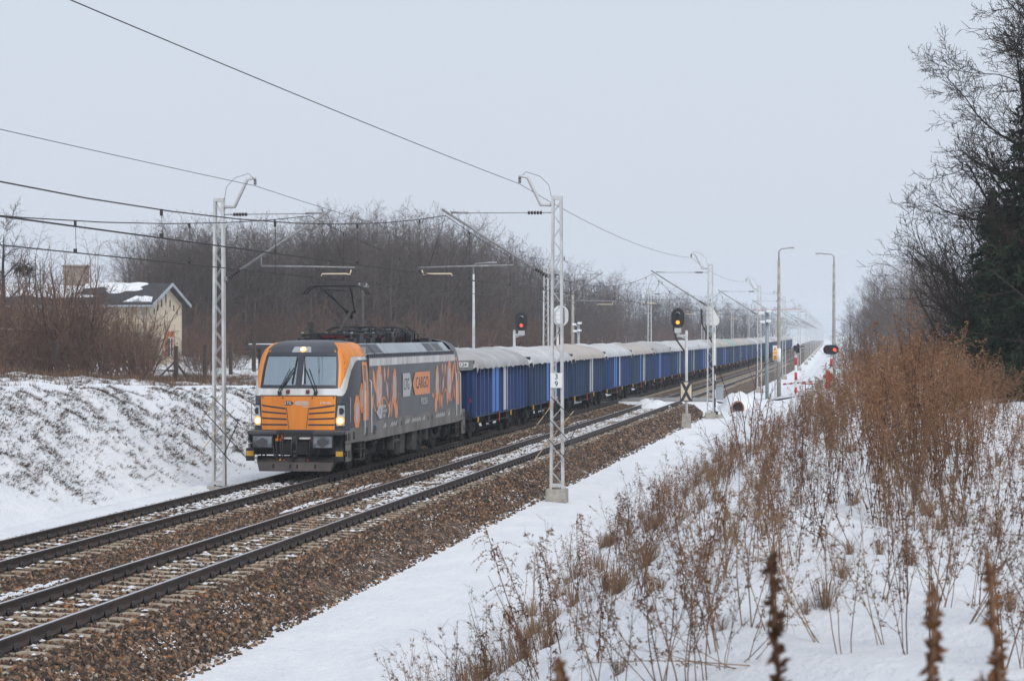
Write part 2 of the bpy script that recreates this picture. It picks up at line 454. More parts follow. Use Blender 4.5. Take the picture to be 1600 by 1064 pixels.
for k in range(5):
    ico = gn.new('GeometryNodeMeshIcoSphere'); ico.inputs['Radius'].default_value = 0.0305; ico.inputs['Subdivisions'].default_value = 1 if k < 3 else 2
    sp = gn.new('GeometryNodeSetPosition')
    nzn = gn.new('ShaderNodeTexWhiteNoise'); nzn.noise_dimensions = '4D'; nzn.inputs['W'].default_value = 1.7 * k + 0.3
    ps = gn.new('GeometryNodeInputPosition'); gl.new(ps.outputs[0], nzn.inputs['Vector'])
    sub = gn.new('ShaderNodeVectorMath'); sub.operation = 'SUBTRACT'; sub.inputs[1].default_value = (0.5, 0.5, 0.5)
    gl.new(nzn.outputs['Color'], sub.inputs[0])
    mul = gn.new('ShaderNodeVectorMath'); mul.operation = 'MULTIPLY'; mul.inputs[1].default_value = (0.036, 0.036, 0.03) if k < 3 else (0.016, 0.016, 0.016)
    gl.new(sub.outputs[0], mul.inputs[0])
    gl.new(ico.outputs['Mesh'], sp.inputs['Geometry']); gl.new(mul.outputs[0], sp.inputs['Offset'])
    tr = gn.new('GeometryNodeTransform'); tr.inputs['Scale'].default_value = ((1.25, 0.85, 0.75), (0.9, 1.2, 0.7), (1.0, 1.0, 0.8), (1.35, 0.8, 0.65), (0.8, 1.0, 0.75))[k]
    gl.new(sp.outputs[0], tr.inputs['Geometry']); gl.new(tr.outputs[0], g2i.inputs[0])
sm_ = gn.new('GeometryNodeSetMaterial'); sm_.inputs['Material'].default_value = M['stone']
gl.new(g2i.outputs[0], sm_.inputs['Geometry']); gl.new(sm_.outputs[0], inst.inputs['Instance'])
inst.inputs['Pick Instance'].default_value = True
rr = gn.new('FunctionNodeRandomValue'); rr.data_type = 'FLOAT_VECTOR'; rr.inputs[1].default_value = (6.28, 6.28, 6.28)
rs_ = gn.new('FunctionNodeRandomValue'); rs_.data_type = 'FLOAT'; rs_.inputs[2].default_value = 0.6; rs_.inputs[3].default_value = 1.35; rs_.inputs['Seed'].default_value = 4
na = gn.new('GeometryNodeInputNamedAttribute'); na.data_type = 'FLOAT'; na.inputs['Name'].default_value = 'size'
ml = gn.new('ShaderNodeMath'); ml.operation = 'MULTIPLY'
gl.new(rs_.outputs[1], ml.inputs[0]); gl.new(na.outputs['Attribute'], ml.inputs[1])
gl.new(gi.outputs[0], inst.inputs['Points'])
gl.new(rr.outputs[0], inst.inputs['Rotation']); gl.new(ml.outputs[0], inst.inputs['Scale'])
gl.new(inst.outputs[0], go.inputs[0])
md = stones.modifiers.new('scatter', 'NODES'); md.node_group = ng

# snow lying in the cribs and along the shoulders
sv, sf = [], []
def cell(v_, s_, z_, a, b, rot):
    n = len(sv); k = 6
    for j in range(k):
        an = rot + j * 2 * math.pi / k
        rr_ = rnd.uniform(0.7, 1.15)
        sv.append((-(v_ + a * rr_ * math.cos(an)), s_ + b * rr_ * math.sin(an), z_ + rnd.uniform(-.012, .002)))
    sv.append((-v_, s_, z_ + 0.018))
    for j in range(k): sf.append((n + j, n + (j + 1) % k, n + k))
for ctr, s_end, s_beg, amt in ((VB, 135, 24, 0.0), (VA, 62, 30, -0.02)):
    s_ = s_beg
    while s_ < s_end:
        for q in range(20 if s_ < 52 else 46):
            v_ = ctr + rnd.uniform(-0.66, 0.66); y_ = s_ + rnd.uniform(0, 0.6)
            nz_ = mnoise.noise(Vector((v_ * 0.9, y_ * 0.25, 7.1))) + 0.5 * mnoise.noise(Vector((v_ * 3, y_ * 1.5, 1.1)))
            bias = 0.16 if s_ > 72 else (0.10 if s_ > 52 else -0.12)
            if nz_ + bias + amt > 0.0 and (y_ - 24.0) % 0.6 > 0.27:
                cell(v_, y_, -0.175 + rnd.uniform(-.02, 0.012), rnd.uniform(0.03, 0.09), rnd.uniform(0.03, 0.08), rnd.uniform(0, 6))
        for q in range(7):
            side = rnd.choice((-1, 1)); v_ = ctr + side * rnd.uniform(0.84, 1.35); y_ = s_ + rnd.uniform(0, 0.6)
            if mnoise.noise(Vector((v_ * 1.5, y_ * 0.6, 2.2))) > 0.12 and (y_ - 24.0) % 0.6 > 0.27:
                cell(v_, y_, -0.165, rnd.uniform(0.03, 0.07), rnd.uniform(0.03, 0.09), rnd.uniform(0, 6))
        s_ += 0.6
for (s0, s1) in ((33.5, 37.5), (52, 57), (58.5, 63), (66, 69), (74, 80), (86, 96), (104, 112)):   # long streaks in the hollow between the tracks
    for q in range(int((s1 - s0) * 26)):
        y_ = rnd.uniform(s0, s1); env = math.sin(math.pi * (y_ - s0) / (s1 - s0))
        cell(13.72 + rnd.gauss(0, 0.10) * env, y_, bedz(13.72) + 0.05, rnd.uniform(0.03, 0.09), rnd.uniform(0.06, 0.2), 0)
for q in range(2600):                                                                            # dusting on the near shoulder
    y_ = rnd.uniform(24, 70); v_ = rnd.uniform(9.5, 10.2)
    if mnoise.noise(Vector((v_ * 2, y_ * 0.5, 5))) > 0.02 + (y_ - 24) * 0.006 and rnd.random() < 0.75:
        cell(v_, y_, bedz(v_) + 0.03, rnd.uniform(0.008, 0.032), rnd.uniform(0.008, 0.03), rnd.uniform(0, 6))
me = bpy.data.meshes.new('snow_dusting'); me.from_pydata(sv, [], sf); me.materials.append(M['snow'])
me.polygons.foreach_set('use_smooth', [True] * len(me.polygons))
kind(link('snow_dusting', me), 'stuff')

# ------------------------------------------------------------------ tracks: rails, sleepers, clips
RP = [(-0.075, -0.172), (-0.075, -0.160), (-0.02, -0.145), (-0.0085, -0.125), (-0.0085, -0.045), (-0.034, -0.034), (-0.036, -0.006), (-0.030, 0.0),
      (0.030, 0.0), (0.036, -0.006), (0.034, -0.034), (0.0085, -0.045), (0.0085, -0.125), (0.02, -0.145), (0.075, -0.160), (0.075, -0.172)]
rail_s = list(np.arange(16, 250, 9.0)) + list(np.arange(250, 420, 8.0)) + list(np.arange(420, 1500, 60.0))
def make_rail(vc, parent):
    v_, f_, mi = [], [], []
    n = len(RP)
    for s_ in rail_s:
        for (a, b) in RP: v_.append((TX(vc, s_) + a, s_, b))
    for i in range(len(rail_s) - 1):
        for j in range(n):
            a, b = i * n + j, i * n + (j + 1) % n
            f_.append((a, b, b + n, a + n)); mi.append(1 if j == 7 else 0)
    me = bpy.data.meshes.new('rail'); me.from_pydata(v_, [], f_)
    me.materials.append(M['rail_side']); me.materials.append(M['rail_top'])
    me.polygons.foreach_set('material_index', mi)
    o = link('rail', me, parent); fixn(o)
    return o
def sleeper_mb():
    b = MB()
    L_ = 1.3
    xs = [-L_, -1.05, -0.6, -0.25, 0.25, 0.6, 1.05, L_]
    top = [-0.20, -0.183, -0.186, -0.215, -0.215, -0.186, -0.183, -0.20]
    wt = [0.085, 0.085, 0.085, 0.075, 0.075, 0.085, 0.085, 0.085]
    vs = []
    for x, t, q in zip(xs, top, wt): vs += [(x, -q - .05, -0.40), (x, -q, t - 0.012), (x, -q + .015, t), (x, q - .015, t), (x, q, t - 0.012), (x, q + .05, -0.40)]
    fs = []
    for i in range(len(xs) - 1):
        for j in range(5): a = i * 6 + j; fs.append((a, a + 1, a + 7, a + 6))
    fs += [(5, 4, 3, 2, 1, 0), tuple(range(42, 48))]
    return b.add(vs, fs)
def clip_mb(x):
    b = MB()
    b.box(x - 0.13, x + 0.13, -0.075, 0.075, -0.186, -0.174)
    for sx in (-1, 1):
        for yo in (-0.045, 0.03):
            b.tube([(x + sx * (0.115 + 0.012 * k_) - sx * .03, yo + 0.04 * math.cos(a), -0.165 + 0.075 * math.sin(a)) for k_, a in enumerate([0.0, 0.7, 1.4, 2.1, 2.8, 3.3])], 0.019, 5)
        b.box(x + sx * 0.14 - 0.02, x + sx * 0.14 + 0.02, -0.05, 0.05, -0.186, -0.13)
    return b
SL = sleeper_mb().mesh('sleeper', M['sleeper'])
CLP = [clip_mb(sx * 0.755).mesh('rail_clip', M['clip']) for sx in (-1, 1)]
for nm, vc, s_start, lab in (('near', VB, 24.0, 'empty main track with rusty rails on pale concrete sleepers'), ('far', VA, 33.0, 'track carrying the freight train, behind the empty track')):
    root = thing('railway_track', lab, 'railway track', (-vc, 24.0, 0))
    for sx in (-1, 1):
        v_ = vc - sx * 0.755
        make_rail(v_, root).location = (vc, -24.0, 0)
    k = 0; s_ = s_start
    while k < 100:
        sl = link('sleeper', SL, root, (0, s_ + 0.145 - 24.0 - 0.01, rnd.uniform(-.006, .004)))
        sl.rotation_euler = (0, 0, rnd.uniform(-.008, .008))
        for cm in CLP: link('rail_clip', cm, sl)
        s_ += 0.6; k += 1
    far = MB(); fc = MB()
    while s_ < 330:
        y = s_ + 0.135; x0 = TX(0, s_)
        if not (136.3 < y < 143.2):
            far.box(x0 - 1.3, x0 + 1.3, y - 24 - 0.09, y - 24 + 0.09, -0.3, -0.186)
            if s_ < 190:
                for sx in (-.755, .755):
                    for dx_ in (-.12, .12): fc.box(x0 + sx + dx_ - .03, x0 + sx + dx_ + .03, y - 24 - .06, y - 24 + .06, -0.186, -0.115)
        s_ += 0.6
    kind(far.build('sleeper', M['sleeper'], root), 'stuff')
    kind(fc.build('rail_clip', M['clip'], root), 'stuff')
# ------------------------------------------------------------------ level crossing road
M['asphalt'] = mat('wet_crossing_slab', (0.30, 0.29, 0.28), 0.6, col2=(0.2, 0.19, 0.185), scale=1.2, bump=0.1)
b = MB()
for v0, v1 in ((9.6, 11.05), (11.30, 12.58), (12.83, 14.92), (15.17, 16.45), (16.70, 19.5)):
    b.box(-v1, -v0, 137.0, 142.6, -0.24, -0.012)
kind(b.build('crossing_road', M['asphalt']), 'structure')
b = MB()
nseg = 26
for side, x0, x1 in ((1, -9.6, 24.0), (-1, -19.5, -60.0)):
    vs, fs = [], []
    for i in range(nseg + 1):
        x = x0 + (x1 - x0) * i / nseg
        for y in (137.1, 139.8, 142.5):
            z = max(gz(x, y) + 0.03, -0.02 if i == 0 else -9) if i else -0.016
            vs.append((x, y, z))
    for i in range(nseg):
        for j in range(2): a = i * 3 + j; fs.append((a, a + 1, a + 4, a + 3))
    b.add(vs, fs)
M['snowroad'] = mat('packed_snow_road', (0.7, 0.72, 0.75), 0.8, col2=(0.5, 0.5, 0.51), scale=1.0, bump=0.1)
kind(b.build('access_road', M['snowroad']), 'structure')

# ------------------------------------------------------------------ the locomotive (local: nose at y=0, +y towards the tail, +x faces the empty track)
M['org'] = mat('loco_orange', (0.86, 0.30, 0.03), 0.42, col2=(0.60, 0.18, 0.022), scale=1.6, streak=True)
M['org_side'] = mat('side_orange', (0.80, 0.30, 0.10), 0.5, col2=(0.68, 0.23, 0.075), scale=1.5, streak=True)
M['lgrey'] = mat('loco_dark_grey', (0.068, 0.072, 0.085), 0.42, col2=(0.044, 0.046, 0.053), scale=1.2, streak=True)
M['lroof'] = mat('loco_roof_grey', (0.07, 0.073, 0.082), 0.5, col2=(0.05, 0.05, 0.055), scale=2)
M['sill'] = mat('dusty_sill', (0.25, 0.235, 0.22), 0.75, col2=(0.14, 0.13, 0.12), scale=1.8, streak=True)
M['lwhite'] = mat('loco_white', (0.72, 0.73, 0.73), 0.5, col2=(0.45, 0.43, 0.40), scale=2.2, streak=True)
M['panel'] = mat('roof_panel', (0.38, 0.42, 0.46), 0.45, col2=(0.28, 0.31, 0.34), scale=1.2)
M['under'] = mat('underframe', (0.03, 0.028, 0.027), 0.8, col2=(0.012, 0.012, 0.012), scale=5)
M['under2'] = mat('underframe_dust', (0.085, 0.077, 0.072), 0.85, col2=(0.03, 0.027, 0.025), scale=4)
M['plough'] = mat('plough_steel', (0.085, 0.068, 0.062), 0.7, col2=(0.045, 0.04, 0.038), scale=3)
M['pale'] = mat('flower_pale', (0.52, 0.50, 0.52), 0.5, col2=(0.40, 0.38, 0.40), scale=2)
M['decal_grey'] = mat('decal_grey', (0.52, 0.52, 0.52), 0.5, var=0.06)
M['navy'] = mat('decal_navy', (0.03, 0.035, 0.05), 0.5, var=0.05)
M['cabwall'] = mat('cab_wall', (0.32, 0.36, 0.40), 0.7, var=0.1)
M['desk'] = mat('cab_desk', (0.5, 0.52, 0.52), 0.6, var=0.08)
M['head_on'] = mat('headlamp_lit', (0.9, 0.75, 0.5), 0.3, emit=(1.0, 0.74, 0.42), estr=1.9)
M['head_rim'] = mat('headlamp_amber', (0.8, 0.4, 0.1), 0.3, emit=(1.0, 0.5, 0.16), estr=0.55)
M['head_off'] = mat('headlamp_glass', (0.50, 0.55, 0.57), 0.25, var=0.1)
M['buffer'] = mat('buffer_face', (0.24, 0.27, 0.31), 0.55, col2=(0.03, 0.035, 0.04), scale=3.2, detail=2)
M['dkred'] = mat('dark_red_paint', (0.14, 0.02, 0.025), 0.5, var=0.15)
def glass_mat(name, tint, refl, tr):
    m = bpy.data.materials.new(name); m.use_nodes = True
    N, L = m.node_tree.nodes, m.node_tree.links
    N.remove(N['Principled BSDF'])
    t = N.new('ShaderNodeBsdfTransparent'); t.inputs['Color'].default_value = (*tr, 1)
    g = N.new('ShaderNodeBsdfGlossy'); g.inputs['Roughness'].default_value = 0.05; g.inputs['Color'].default_value = (*tint, 1)
    lw = N.new('ShaderNodeLayerWeight'); lw.inputs['Blend'].default_value = 0.35
    mr = N.new('ShaderNodeMapRange'); mr.inputs['To Min'].default_value = refl; mr.inputs['To Max'].default_value = 0.9
    L.new(lw.outputs['Fresnel'], mr.inputs['Value'])
    x = N.new('ShaderNodeMixShader'); L.new(mr.outputs['Result'], x.inputs['Fac']); L.new(t.outputs[0], x.inputs[1]); L.new(g.outputs[0], x.inputs[2])
    L.new(x.outputs[0], N['Material Output'].inputs['Surface'])
    return m
M['glass'] = glass_mat('windscreen_glass', (0.80, 0.93, 1.0), 0.44, (0.85, 0.92, 0.92))

LX, LY = -VA, 61.7
loco = thing('electric_locomotive', 'orange and dark grey electric locomotive with flower pattern, pulling blue wagons', 'locomotive', (LX, LY, 0))
LLEN = 18.6
OUT = [(0, 0), (.3, .005), (.55, .015), (.8, .035), (1.0, .065), (1.08, .085), (1.18, .13), (1.27, .22), (1.33, .38), (1.39, .62), (1.44, .9), (1.475, 1.2), (1.495, 1.6), (1.5, 2.0), (1.5, 2.45)]
ZT = [.92, 1.4, 2.22, 2.48, 2.8, 3.1, 3.3, 3.42, 3.55, 3.66, 3.74, 3.79, 3.81]
WT = [1, 1, 1, .995, .985, .965, .94, .915, .865, .79, .68, .5, .2]
YT = [0, 0, 0, .05, .18, .31, .40, .46, .56, .70, .90, 1.3, 1.8]
def cabP(u, z, off=0.0):
    def raw(u, z):
        a = abs(u); i = min(int(a), 13); f = a - i
        x = OUT[i][0] * (1 - f) + OUT[i + 1][0] * f; y = OUT[i][1] * (1 - f) + OUT[i + 1][1] * f
        wz = float(np.interp(z, ZT, WT)); y0 = float(np.interp(z, ZT, YT))
        return Vector((math.copysign(x, u) * wz, y + y0 * max(0, 1 - y / 2.45), z))
    p = raw(u, z)
    if off:
        e = 0.05
        du = raw(min(u + e, 14), z) - raw(max(u - e, -14), z)
        dz = raw(u, min(z + .03, 3.81)) - raw(u, max(z - .03, .92))
        n = du.cross(dz)
        if n.length > 1e-9: p = p + n.normalized() * off
    return p
def cab_patch(mb, rows, nu, off, mi=0, nz=1, sides=(1,)):
    """rows: (z, u0, u1) interpolated up the skin; sides 1/-1 mirrors"""
    for sg in sides:
        vs, fs = [], []
        zz = []
        for (z0, a0, b0), (z1, a1, b1) in zip(rows[:-1], rows[1:]):
            for k in range(nz): t = k / nz; zz.append((z0 + (z1 - z0) * t, a0 + (a1 - a0) * t, b0 + (b1 - b0) * t))
        zz.append(rows[-1])
        for (z, a, b_) in zz:
            for j in range(nu + 1): vs.append(cabP(sg * (a + (b_ - a) * j / nu), z, off))
        m = nu + 1
        for i in range(len(zz) - 1):
            for j in range(nu):
                q = (i * m + j, i * m + j + 1, (i + 1) * m + j + 1, (i + 1) * m + j)
                fs.append(q if sg > 0 else q[::-1])
        mb.add(vs, fs, mi, True)
def cab_shell(flip):
    mb = MB()
    zl = [.92, 1.4, 1.8, 2.22, 2.48, 2.64, 2.8, 3.1, 3.3, 3.42, 3.48, 3.55, 3.61, 3.66, 3.7, 3.74, 3.77, 3.79, 3.81]
    us = list(range(-14, 15)); vs = []; fs = []
    for z in zl:
        for u in us: vs.append(cabP(u, z))
    n = len(us)
    for i in range(len(zl) - 1):
        for j in range(n - 1):
            if 2.47 < zl[i] < 3.41 and -5 <= us[j] < 5: continue
            fs.append((i * n + j, i * n + j + 1, (i + 1) * n + j + 1, (i + 1) * n + j))
    fs.append(tuple((len(zl) - 1) * n + j for j in range(n)))
    if flip: vs = [(-v[0], LLEN - v[1], v[2]) for v in vs]
    mb.add(vs, fs, 0, True)
    return mb
body = MB()
for fl in (False, True):
    s_ = cab_shell(fl); body.add(s_.v, s_.f, 0, True)
y0, y1 = 2.45, LLEN - 2.45
body.box(-1.5, 1.5, y0, y1, .92, 3.30)
body.prism([(-1.41, 3.302), (1.41, 3.302), (1.06, 3.70), (.9, 3.66), (-.9, 3.66), (-1.06, 3.70)], 'y', y0, y1, 0)
bo = body.build('body', M['lgrey'], loco)
# cab interior seen through the windscreen
ci = MB()
ci.box(-1.42, 1.42, 2.30, 2.36, 1.3, 3.6, 0)
ci.box(-1.25, 1.25, .55, 1.05, 1.3, 2.42, 1)
ci.box(-1.3, 1.3, .4, 2.3, 1.2, 1.3, 0)
for k in range(5): ci.box(-.75, -.3, 2.27, 2.30, 2.95 + k * .09, 3.0 + k * .09, 1)
ci.box(.35, .8, 2.27, 2.30, 2.4, 2.95, 1)
ci.box(-1.2, -.9, 2.2, 2.30, 2.2, 3.3, 2)
ci.build('cab_interior', [M['cabwall'], M['desk'], M['navy']], loco)
st = MB(); st.cbox(-.68, -.2, 1.55, 1.65, 2.0, 2.7, .03); st.build('driver_seat', M['navy'], loco)
# windscreen: two panes, gasket frame and centre post
wp = MB()
cab_patch(wp, [(2.53, -4.85, -.25), (3.0, -4.85, -.25), (3.37, -4.85, -.25)], 8, -0.006, 0, 3)
cab_patch(wp, [(2.53, .25, 4.85), (3.0, .25, 4.85), (3.37, .25, 4.85)], 8, -0.006, 0, 3)
wsc = wp.build('windscreen', M['glass'], loco)
fr = MB()
cab_patch(fr, [(2.455, -5.4, 5.4), (2.545, -5.4, 5.4)], 22, 0.012)
cab_patch(fr, [(3.355, -5.4, 5.4), (3.46, -5.4, 5.4)], 22, 0.012)
for a, c in ((-5.4, -4.7), (4.7, 5.4), (-.28, .28)): cab_patch(fr, [(2.53, a, c), (2.8, a, c), (3.1, a, c), (3.37, a, c)], 3, 0.012)
fr.build('window_frame', M['navy'], wsc)
hb = MB(); cab_patch(hb, [(2.56, .34, .5), (3.3, .34, .5)], 1, 0.016); hb.build('seal_strip', M['decal_grey'], wsc)
for sg in (-1, 1):
    wpr = MB()
    base = cabP(sg * 1.85, 2.33, .05)
    tip = cabP(sg * .55, 3.0, .06); t2 = cabP(sg * .95, 2.98, .06)
    wpr.tube([base, tip], .018, 5); wpr.tube([base + Vector((sg * .06, 0, 0)), t2], .014, 5)
    wpr.tube([cabP(sg * .62, 2.58, .04), cabP(sg * .38, 3.33, .04)], .016, 5)
    wpr.disc(base + Vector((0, .04, -.02)), (0, -1, 0), .05, .08, 10)
    wpr.build('wiper', M['black'], loco)
# painted zones of the cab
org = MB()
cab_patch(org, [(2.47, 5.2, 5.95), (2.7, 5.2, 6.7), (2.95, 5.2, 7.6), (3.2, 5.2, 8.5), (3.32, 5.2, 9.2), (3.42, 5.2, 9.2)], 8, .005, 0, 3, (1, -1))
cab_patch(org, [(3.335, 9.0, 14), (3.42, 7.0, 14), (3.55, 5.8, 14), (3.66, 5.7, 14), (3.735, 5.9, 14)], 14, .006, 0, 3, (1, -1))
cab_patch(org, [(3.42, 5.2, 7.1), (3.55, 5.75, 7.0)], 4, .005, 0, 3, (1, -1))
org.build('cab_pillar_paint', M['org'], loco)
wb = MB()
cab_patch(wb, [(2.25, -6.6, 6.6), (2.47, -6.6, 6.6)], 26, .006, 0, 2)
cab_patch(wb, [(2.25, 6.6, 6.7), (2.34, 6.6, 7.4), (2.47, 6.0, 7.9), (2.7, 6.75, 8.3), (2.95, 7.65, 8.85), (3.15, 8.35, 9.8), (3.23, 8.65, 10.6), (3.33, 9.0, 14)], 8, .008, 0, 3, (1, -1))
cab_patch(wb, [(3.235, 10.4, 14), (3.33, 10.2, 14)], 6, .008, 0, 1, (1, -1))
wb.build('white_band', M['lwhite'], loco)
# orange nose mask with louvre slots
mk = MB()
cab_patch(mk, [(1.30, -4.55, 4.55), (1.75, -4.7, 4.7), (2.235, -5.0, 5.0)], 24, .03, 0, 2)
mask = mk.build('nose_mask', M['org'], loco)
sl = MB()
for sg in (1, -1):
    for (zz, dz_) in ((1.94, .05), (1.78, .03), (1.61, .015), (1.44, 0.0)):
        in_ = 1.15 + (1.94 - zz) * -.35
        for k in range(6):
            a = in_ + (4.5 - in_) * k / 6; c = in_ + (4.5 - in_) * (k + 1) / 6
            za, zb = zz - dz_ + 2 * dz_ * k / 6, zz - dz_ + 2 * dz_ * (k + 1) / 6
            sl.add([cabP(sg * a, za - .023, .033), cabP(sg * c, zb - .023, .033), cabP(sg * c, zb + .023, .033), cabP(sg * a, za + .023, .033)], [(0, 1, 2, 3) if sg > 0 else (3, 2, 1, 0)], 0)
    sl.add([cabP(sg * (.80), 1.32, .033), cabP(sg * .85, 1.32, .033), cabP(sg * 1.12, 1.93, .033), cabP(sg * 1.05, 1.93, .033)], [(0, 1, 2, 3)], 0)
sl.build('louvre', M['navy'], mask)
ed = MB()
cab_patch(ed, [(2.235, -5.2, 5.2), (2.26, -5.2, 5.2)], 20, .034)
cab_patch(ed, [(1.22, -5.2, 5.2), (1.30, -5.2, 5.2)], 20, .03)
for sg in (1, -1): cab_patch(ed, [(1.25, 4.5, 4.8), (1.75, 4.66, 4.95), (2.24, 4.95, 5.25)], 1, .034, 0, 2, (sg,))
for x in (-4.2, -1.5, 1.5, 4.2): ed.disc(cabP(x, 2.20, .03), (0, -1, 0), .022, .01, 8)
ed.build('mask_trim', M['navy'], mask)
# lettering on the nose: dark tag, pale tag
tg = MB()
def tag_poly(pts, mi, off=.036): tg.add([cabP(0, z, off) * 0 + Vector((x, cabP(0, z, 0).y - off, z)) for x, z in pts], [tuple(range(len(pts)))], mi)
tag_poly([(-.36, 2.10), (-.36, 1.99), (-.18, 1.99), (-.115, 2.045), (-.18, 2.10)][::-1], 0)
tag_poly([(-.095, 2.045), (-.03, 1.99), (.32, 1.99), (.32, 2.10), (-.03, 2.10)], 1)
tg.build('operator_tag', [M['navy'], M['decal_grey']], mask)
text('lettering', 'LTG', .10, M['plate'], mask, (-.27, -.038, 2.045), 'front', 1.0)
text('lettering', 'CARGO', .10, M['org'], mask, (.14, -.038, 2.045), 'front', .92)
text('lettering', 'POLSKA', .05, M['plate'], mask, (.24, -.038, 1.945), 'front', 1.0)
text('running_number', '6193-509', .085, M['plate'], mask, (.80, -.07 + .045 , 2.05), 'front', .95)
# headlights
for sg in (1, -1):
    hl = MB(); cab_patch(hl, [(1.40, 5.1, 7.1), (1.7, 5.2, 7.2), (2.0, 5.5, 7.15)], 6, .012, 0, 3, (sg,))
    h = hl.build('headlight', M['head_off'], loco)
    lm = MB(); p = cabP(sg * 6.0, 1.55, .0)
    n = Vector((sg * .35, -1, 0)).normalized()
    lm.disc(p + n * .005, n, .135, .02, 20, 1, .125); lm.disc(p + n * .02, n, .085, .02, 20, 0, .075)
    lm.build('lamp', [M['head_on'], M['head_rim']], h)
    l2 = MB(); p = cabP(sg * 6.2, 1.82, .0); l2.disc(p + n * .005, n, .10, .02, 18, 0, .09); l2.build('lens', M['dark_lens'], h)
    rim = MB(); cab_patch(rim, [(1.36, 4.95, 7.3), (1.41, 4.95, 7.3)], 5, .016, 0, 1, (sg,)); cab_patch(rim, [(1.98, 5.3, 7.2), (2.03, 5.35, 7.2)], 5, .016, 0, 1, (sg,)); rim.build('headlight_rim', M['navy'], h)
    hr = MB(); hr.tube([cabP(sg * 8.0, 2.2, .03), cabP(sg * 8.0, 2.2, .11), cabP(sg * 8.0, 1.5, .11), cabP(sg * 8.0, 1.45, .03)], .014, 6); hr.build('handrail', M['steel'], loco)
    mk_ = MB(); q = [cabP(sg * 4.45, 3.46, .014), cabP(sg * 4.95, 3.46, .014), cabP(sg * 4.7, 3.54, .014)]; mk_.add(q, [(0, 1, 2)]); mk_.build('warning_triangle', M['yellow'], loco)
    ml_ = MB(); p = cabP(sg * .95, 2.36, .0); ml_.cbox(p.x - .05, p.x + .05, p.y - .06, p.y + .02, 2.31, 2.42, .02); ml_.build('tail_lamp', M['dkred'], loco)
tp = MB(); cab_patch(tp, [(3.45, -1.15, 1.0), (3.62, -1.0, .9)], 4, .006, 0, 3)
tl = tp.build('top_light', M['panel'], loco)
p = cabP(0.1, 3.53, .01); n = Vector((0, -.78, .62))
lm = MB(); lm.disc(p, n, .10, .03, 20, 1, .095); lm.disc(p + n * .03, n, .07, .015, 20, 0, .06); lm.build('lamp', [M['head_on'], M['head_rim']], tl)
lm = MB(); lm.disc(p + n * .046, n, .02, .004, 10, 0); lm.build('lamp_centre', M['head_rim'], tl)

# ---- side panels, white gutter band, sill
sd = MB()
for sg in (1, -1):
    sd.box(sg * 1.5 if sg > 0 else -1.506, sg * 1.5 + .006 if sg > 0 else -1.5, y0 + .02, y1 - .02, 3.05, 3.27)
sd.build('roof_edge_band', M['lwhite'], loco)
sil = MB()
for sg in (1,-1):
    a, c = (1.5, 1.508) if sg > 0 else (-1.508, -1.5)
    sil.box(a, c, 1.75, LLEN - 1.75, .90, 1.42)
for fl in (0, 1):
    for sg in (1, -1):
        q = MB(); cab_patch(q, [(.92, 8.6, 13.2), (1.2, 8.6, 13.2), (1.33, 8.6, 13.2)], 6, .010, 0, 1, (sg,))
        vs = [(v[0], v[1], v[2]) if not fl else (-v[0], LLEN - v[1], v[2]) for v in q.v]; sil.add(vs, q.f, 0, True)
slo = sil.build('side_sill', M['sill'], loco)
mkm = MB()
for yy in (3.3, 6.4, 7.0, 11.3, 12.0): mkm.disc((1.508, yy, 1.22), (1, 0, 0), .085, .006, 14, 0)
for yy in (1.95, 3.0): mkm.box(1.508, 1.52, yy, yy + .22, 1.05, 1.3, 0)
for yy, ww in ((4.4, .5), (5.4, 1.0), (7.6, .7), (8.6, 1.6), (10.4, .5), (12.6, 1.8), (14.9, .4)):
    for k in range(int(ww / .11)): mkm.box(1.508, 1.512, yy + k * .11, yy + k * .11 + .07, 1.18 + .05 * (k % 2), 1.25 + .04 * (k % 3), 1)
mkm.box(1.508, 1.512, 3.35, 3.6, 1.22, 1.33, 2)
mkm.build('sill_marking', [M['black'], M['decal_grey'], mat('eu_blue', (.12, .2, .5), .5)], slo)
# roof side panels with louvre grilles and dark bead rail
rp = MB()
def inc(mb, ya, yb, t0, t1, off, mi):
    for sg in (1, -1):
        P = lambda t: (sg * (1.41 - .35 * t + .0 + off * .75), 3.302 + .398 * t + off * .66)
        (xa, za), (xb, zb) = P(t0), P(t1)
        mb.add([(xa, ya, za), (xa, yb, za), (xb, yb, zb), (xb, ya, zb)], [(0, 1, 2, 3) if sg > 0 else (3, 2, 1, 0)], mi)
for ya, yb in ((2.5, 5.9), (5.94, 11.0), (11.04, LLEN - 2.5)): inc(rp, ya, yb, .12, 1.0, .008, 0)
rpo = rp.build('roof_side_panel', M['panel'], loco)
gl_ = MB()
for ya in (2.75, 3.95, 12.3, 13.75):
    inc(gl_, ya, ya + 1.1, .28, .92, .016, 0)
gl_.build('roof_grille', M['lroof'], rpo)
gf = MB()
for ya in (2.7, 3.86, 5.06, 12.2, 13.55, 14.9): inc(gf, ya, ya + .08, .2, .98, .03, 0)
gf.build('grille_frame', M['navy'], rpo)
bd = MB()
for sg in (1, -1):
    bd.box(sg * 1.44 - .03, sg * 1.44 + .03, y0, y1, 3.302, 3.36)
    k = y0
    while k < y1: bd.box(sg * 1.46 - .03, sg * 1.46 + .03, k, k + .12, 3.302, 3.40); k += .27
bd.build('gutter_rail', M['navy'], rpo)

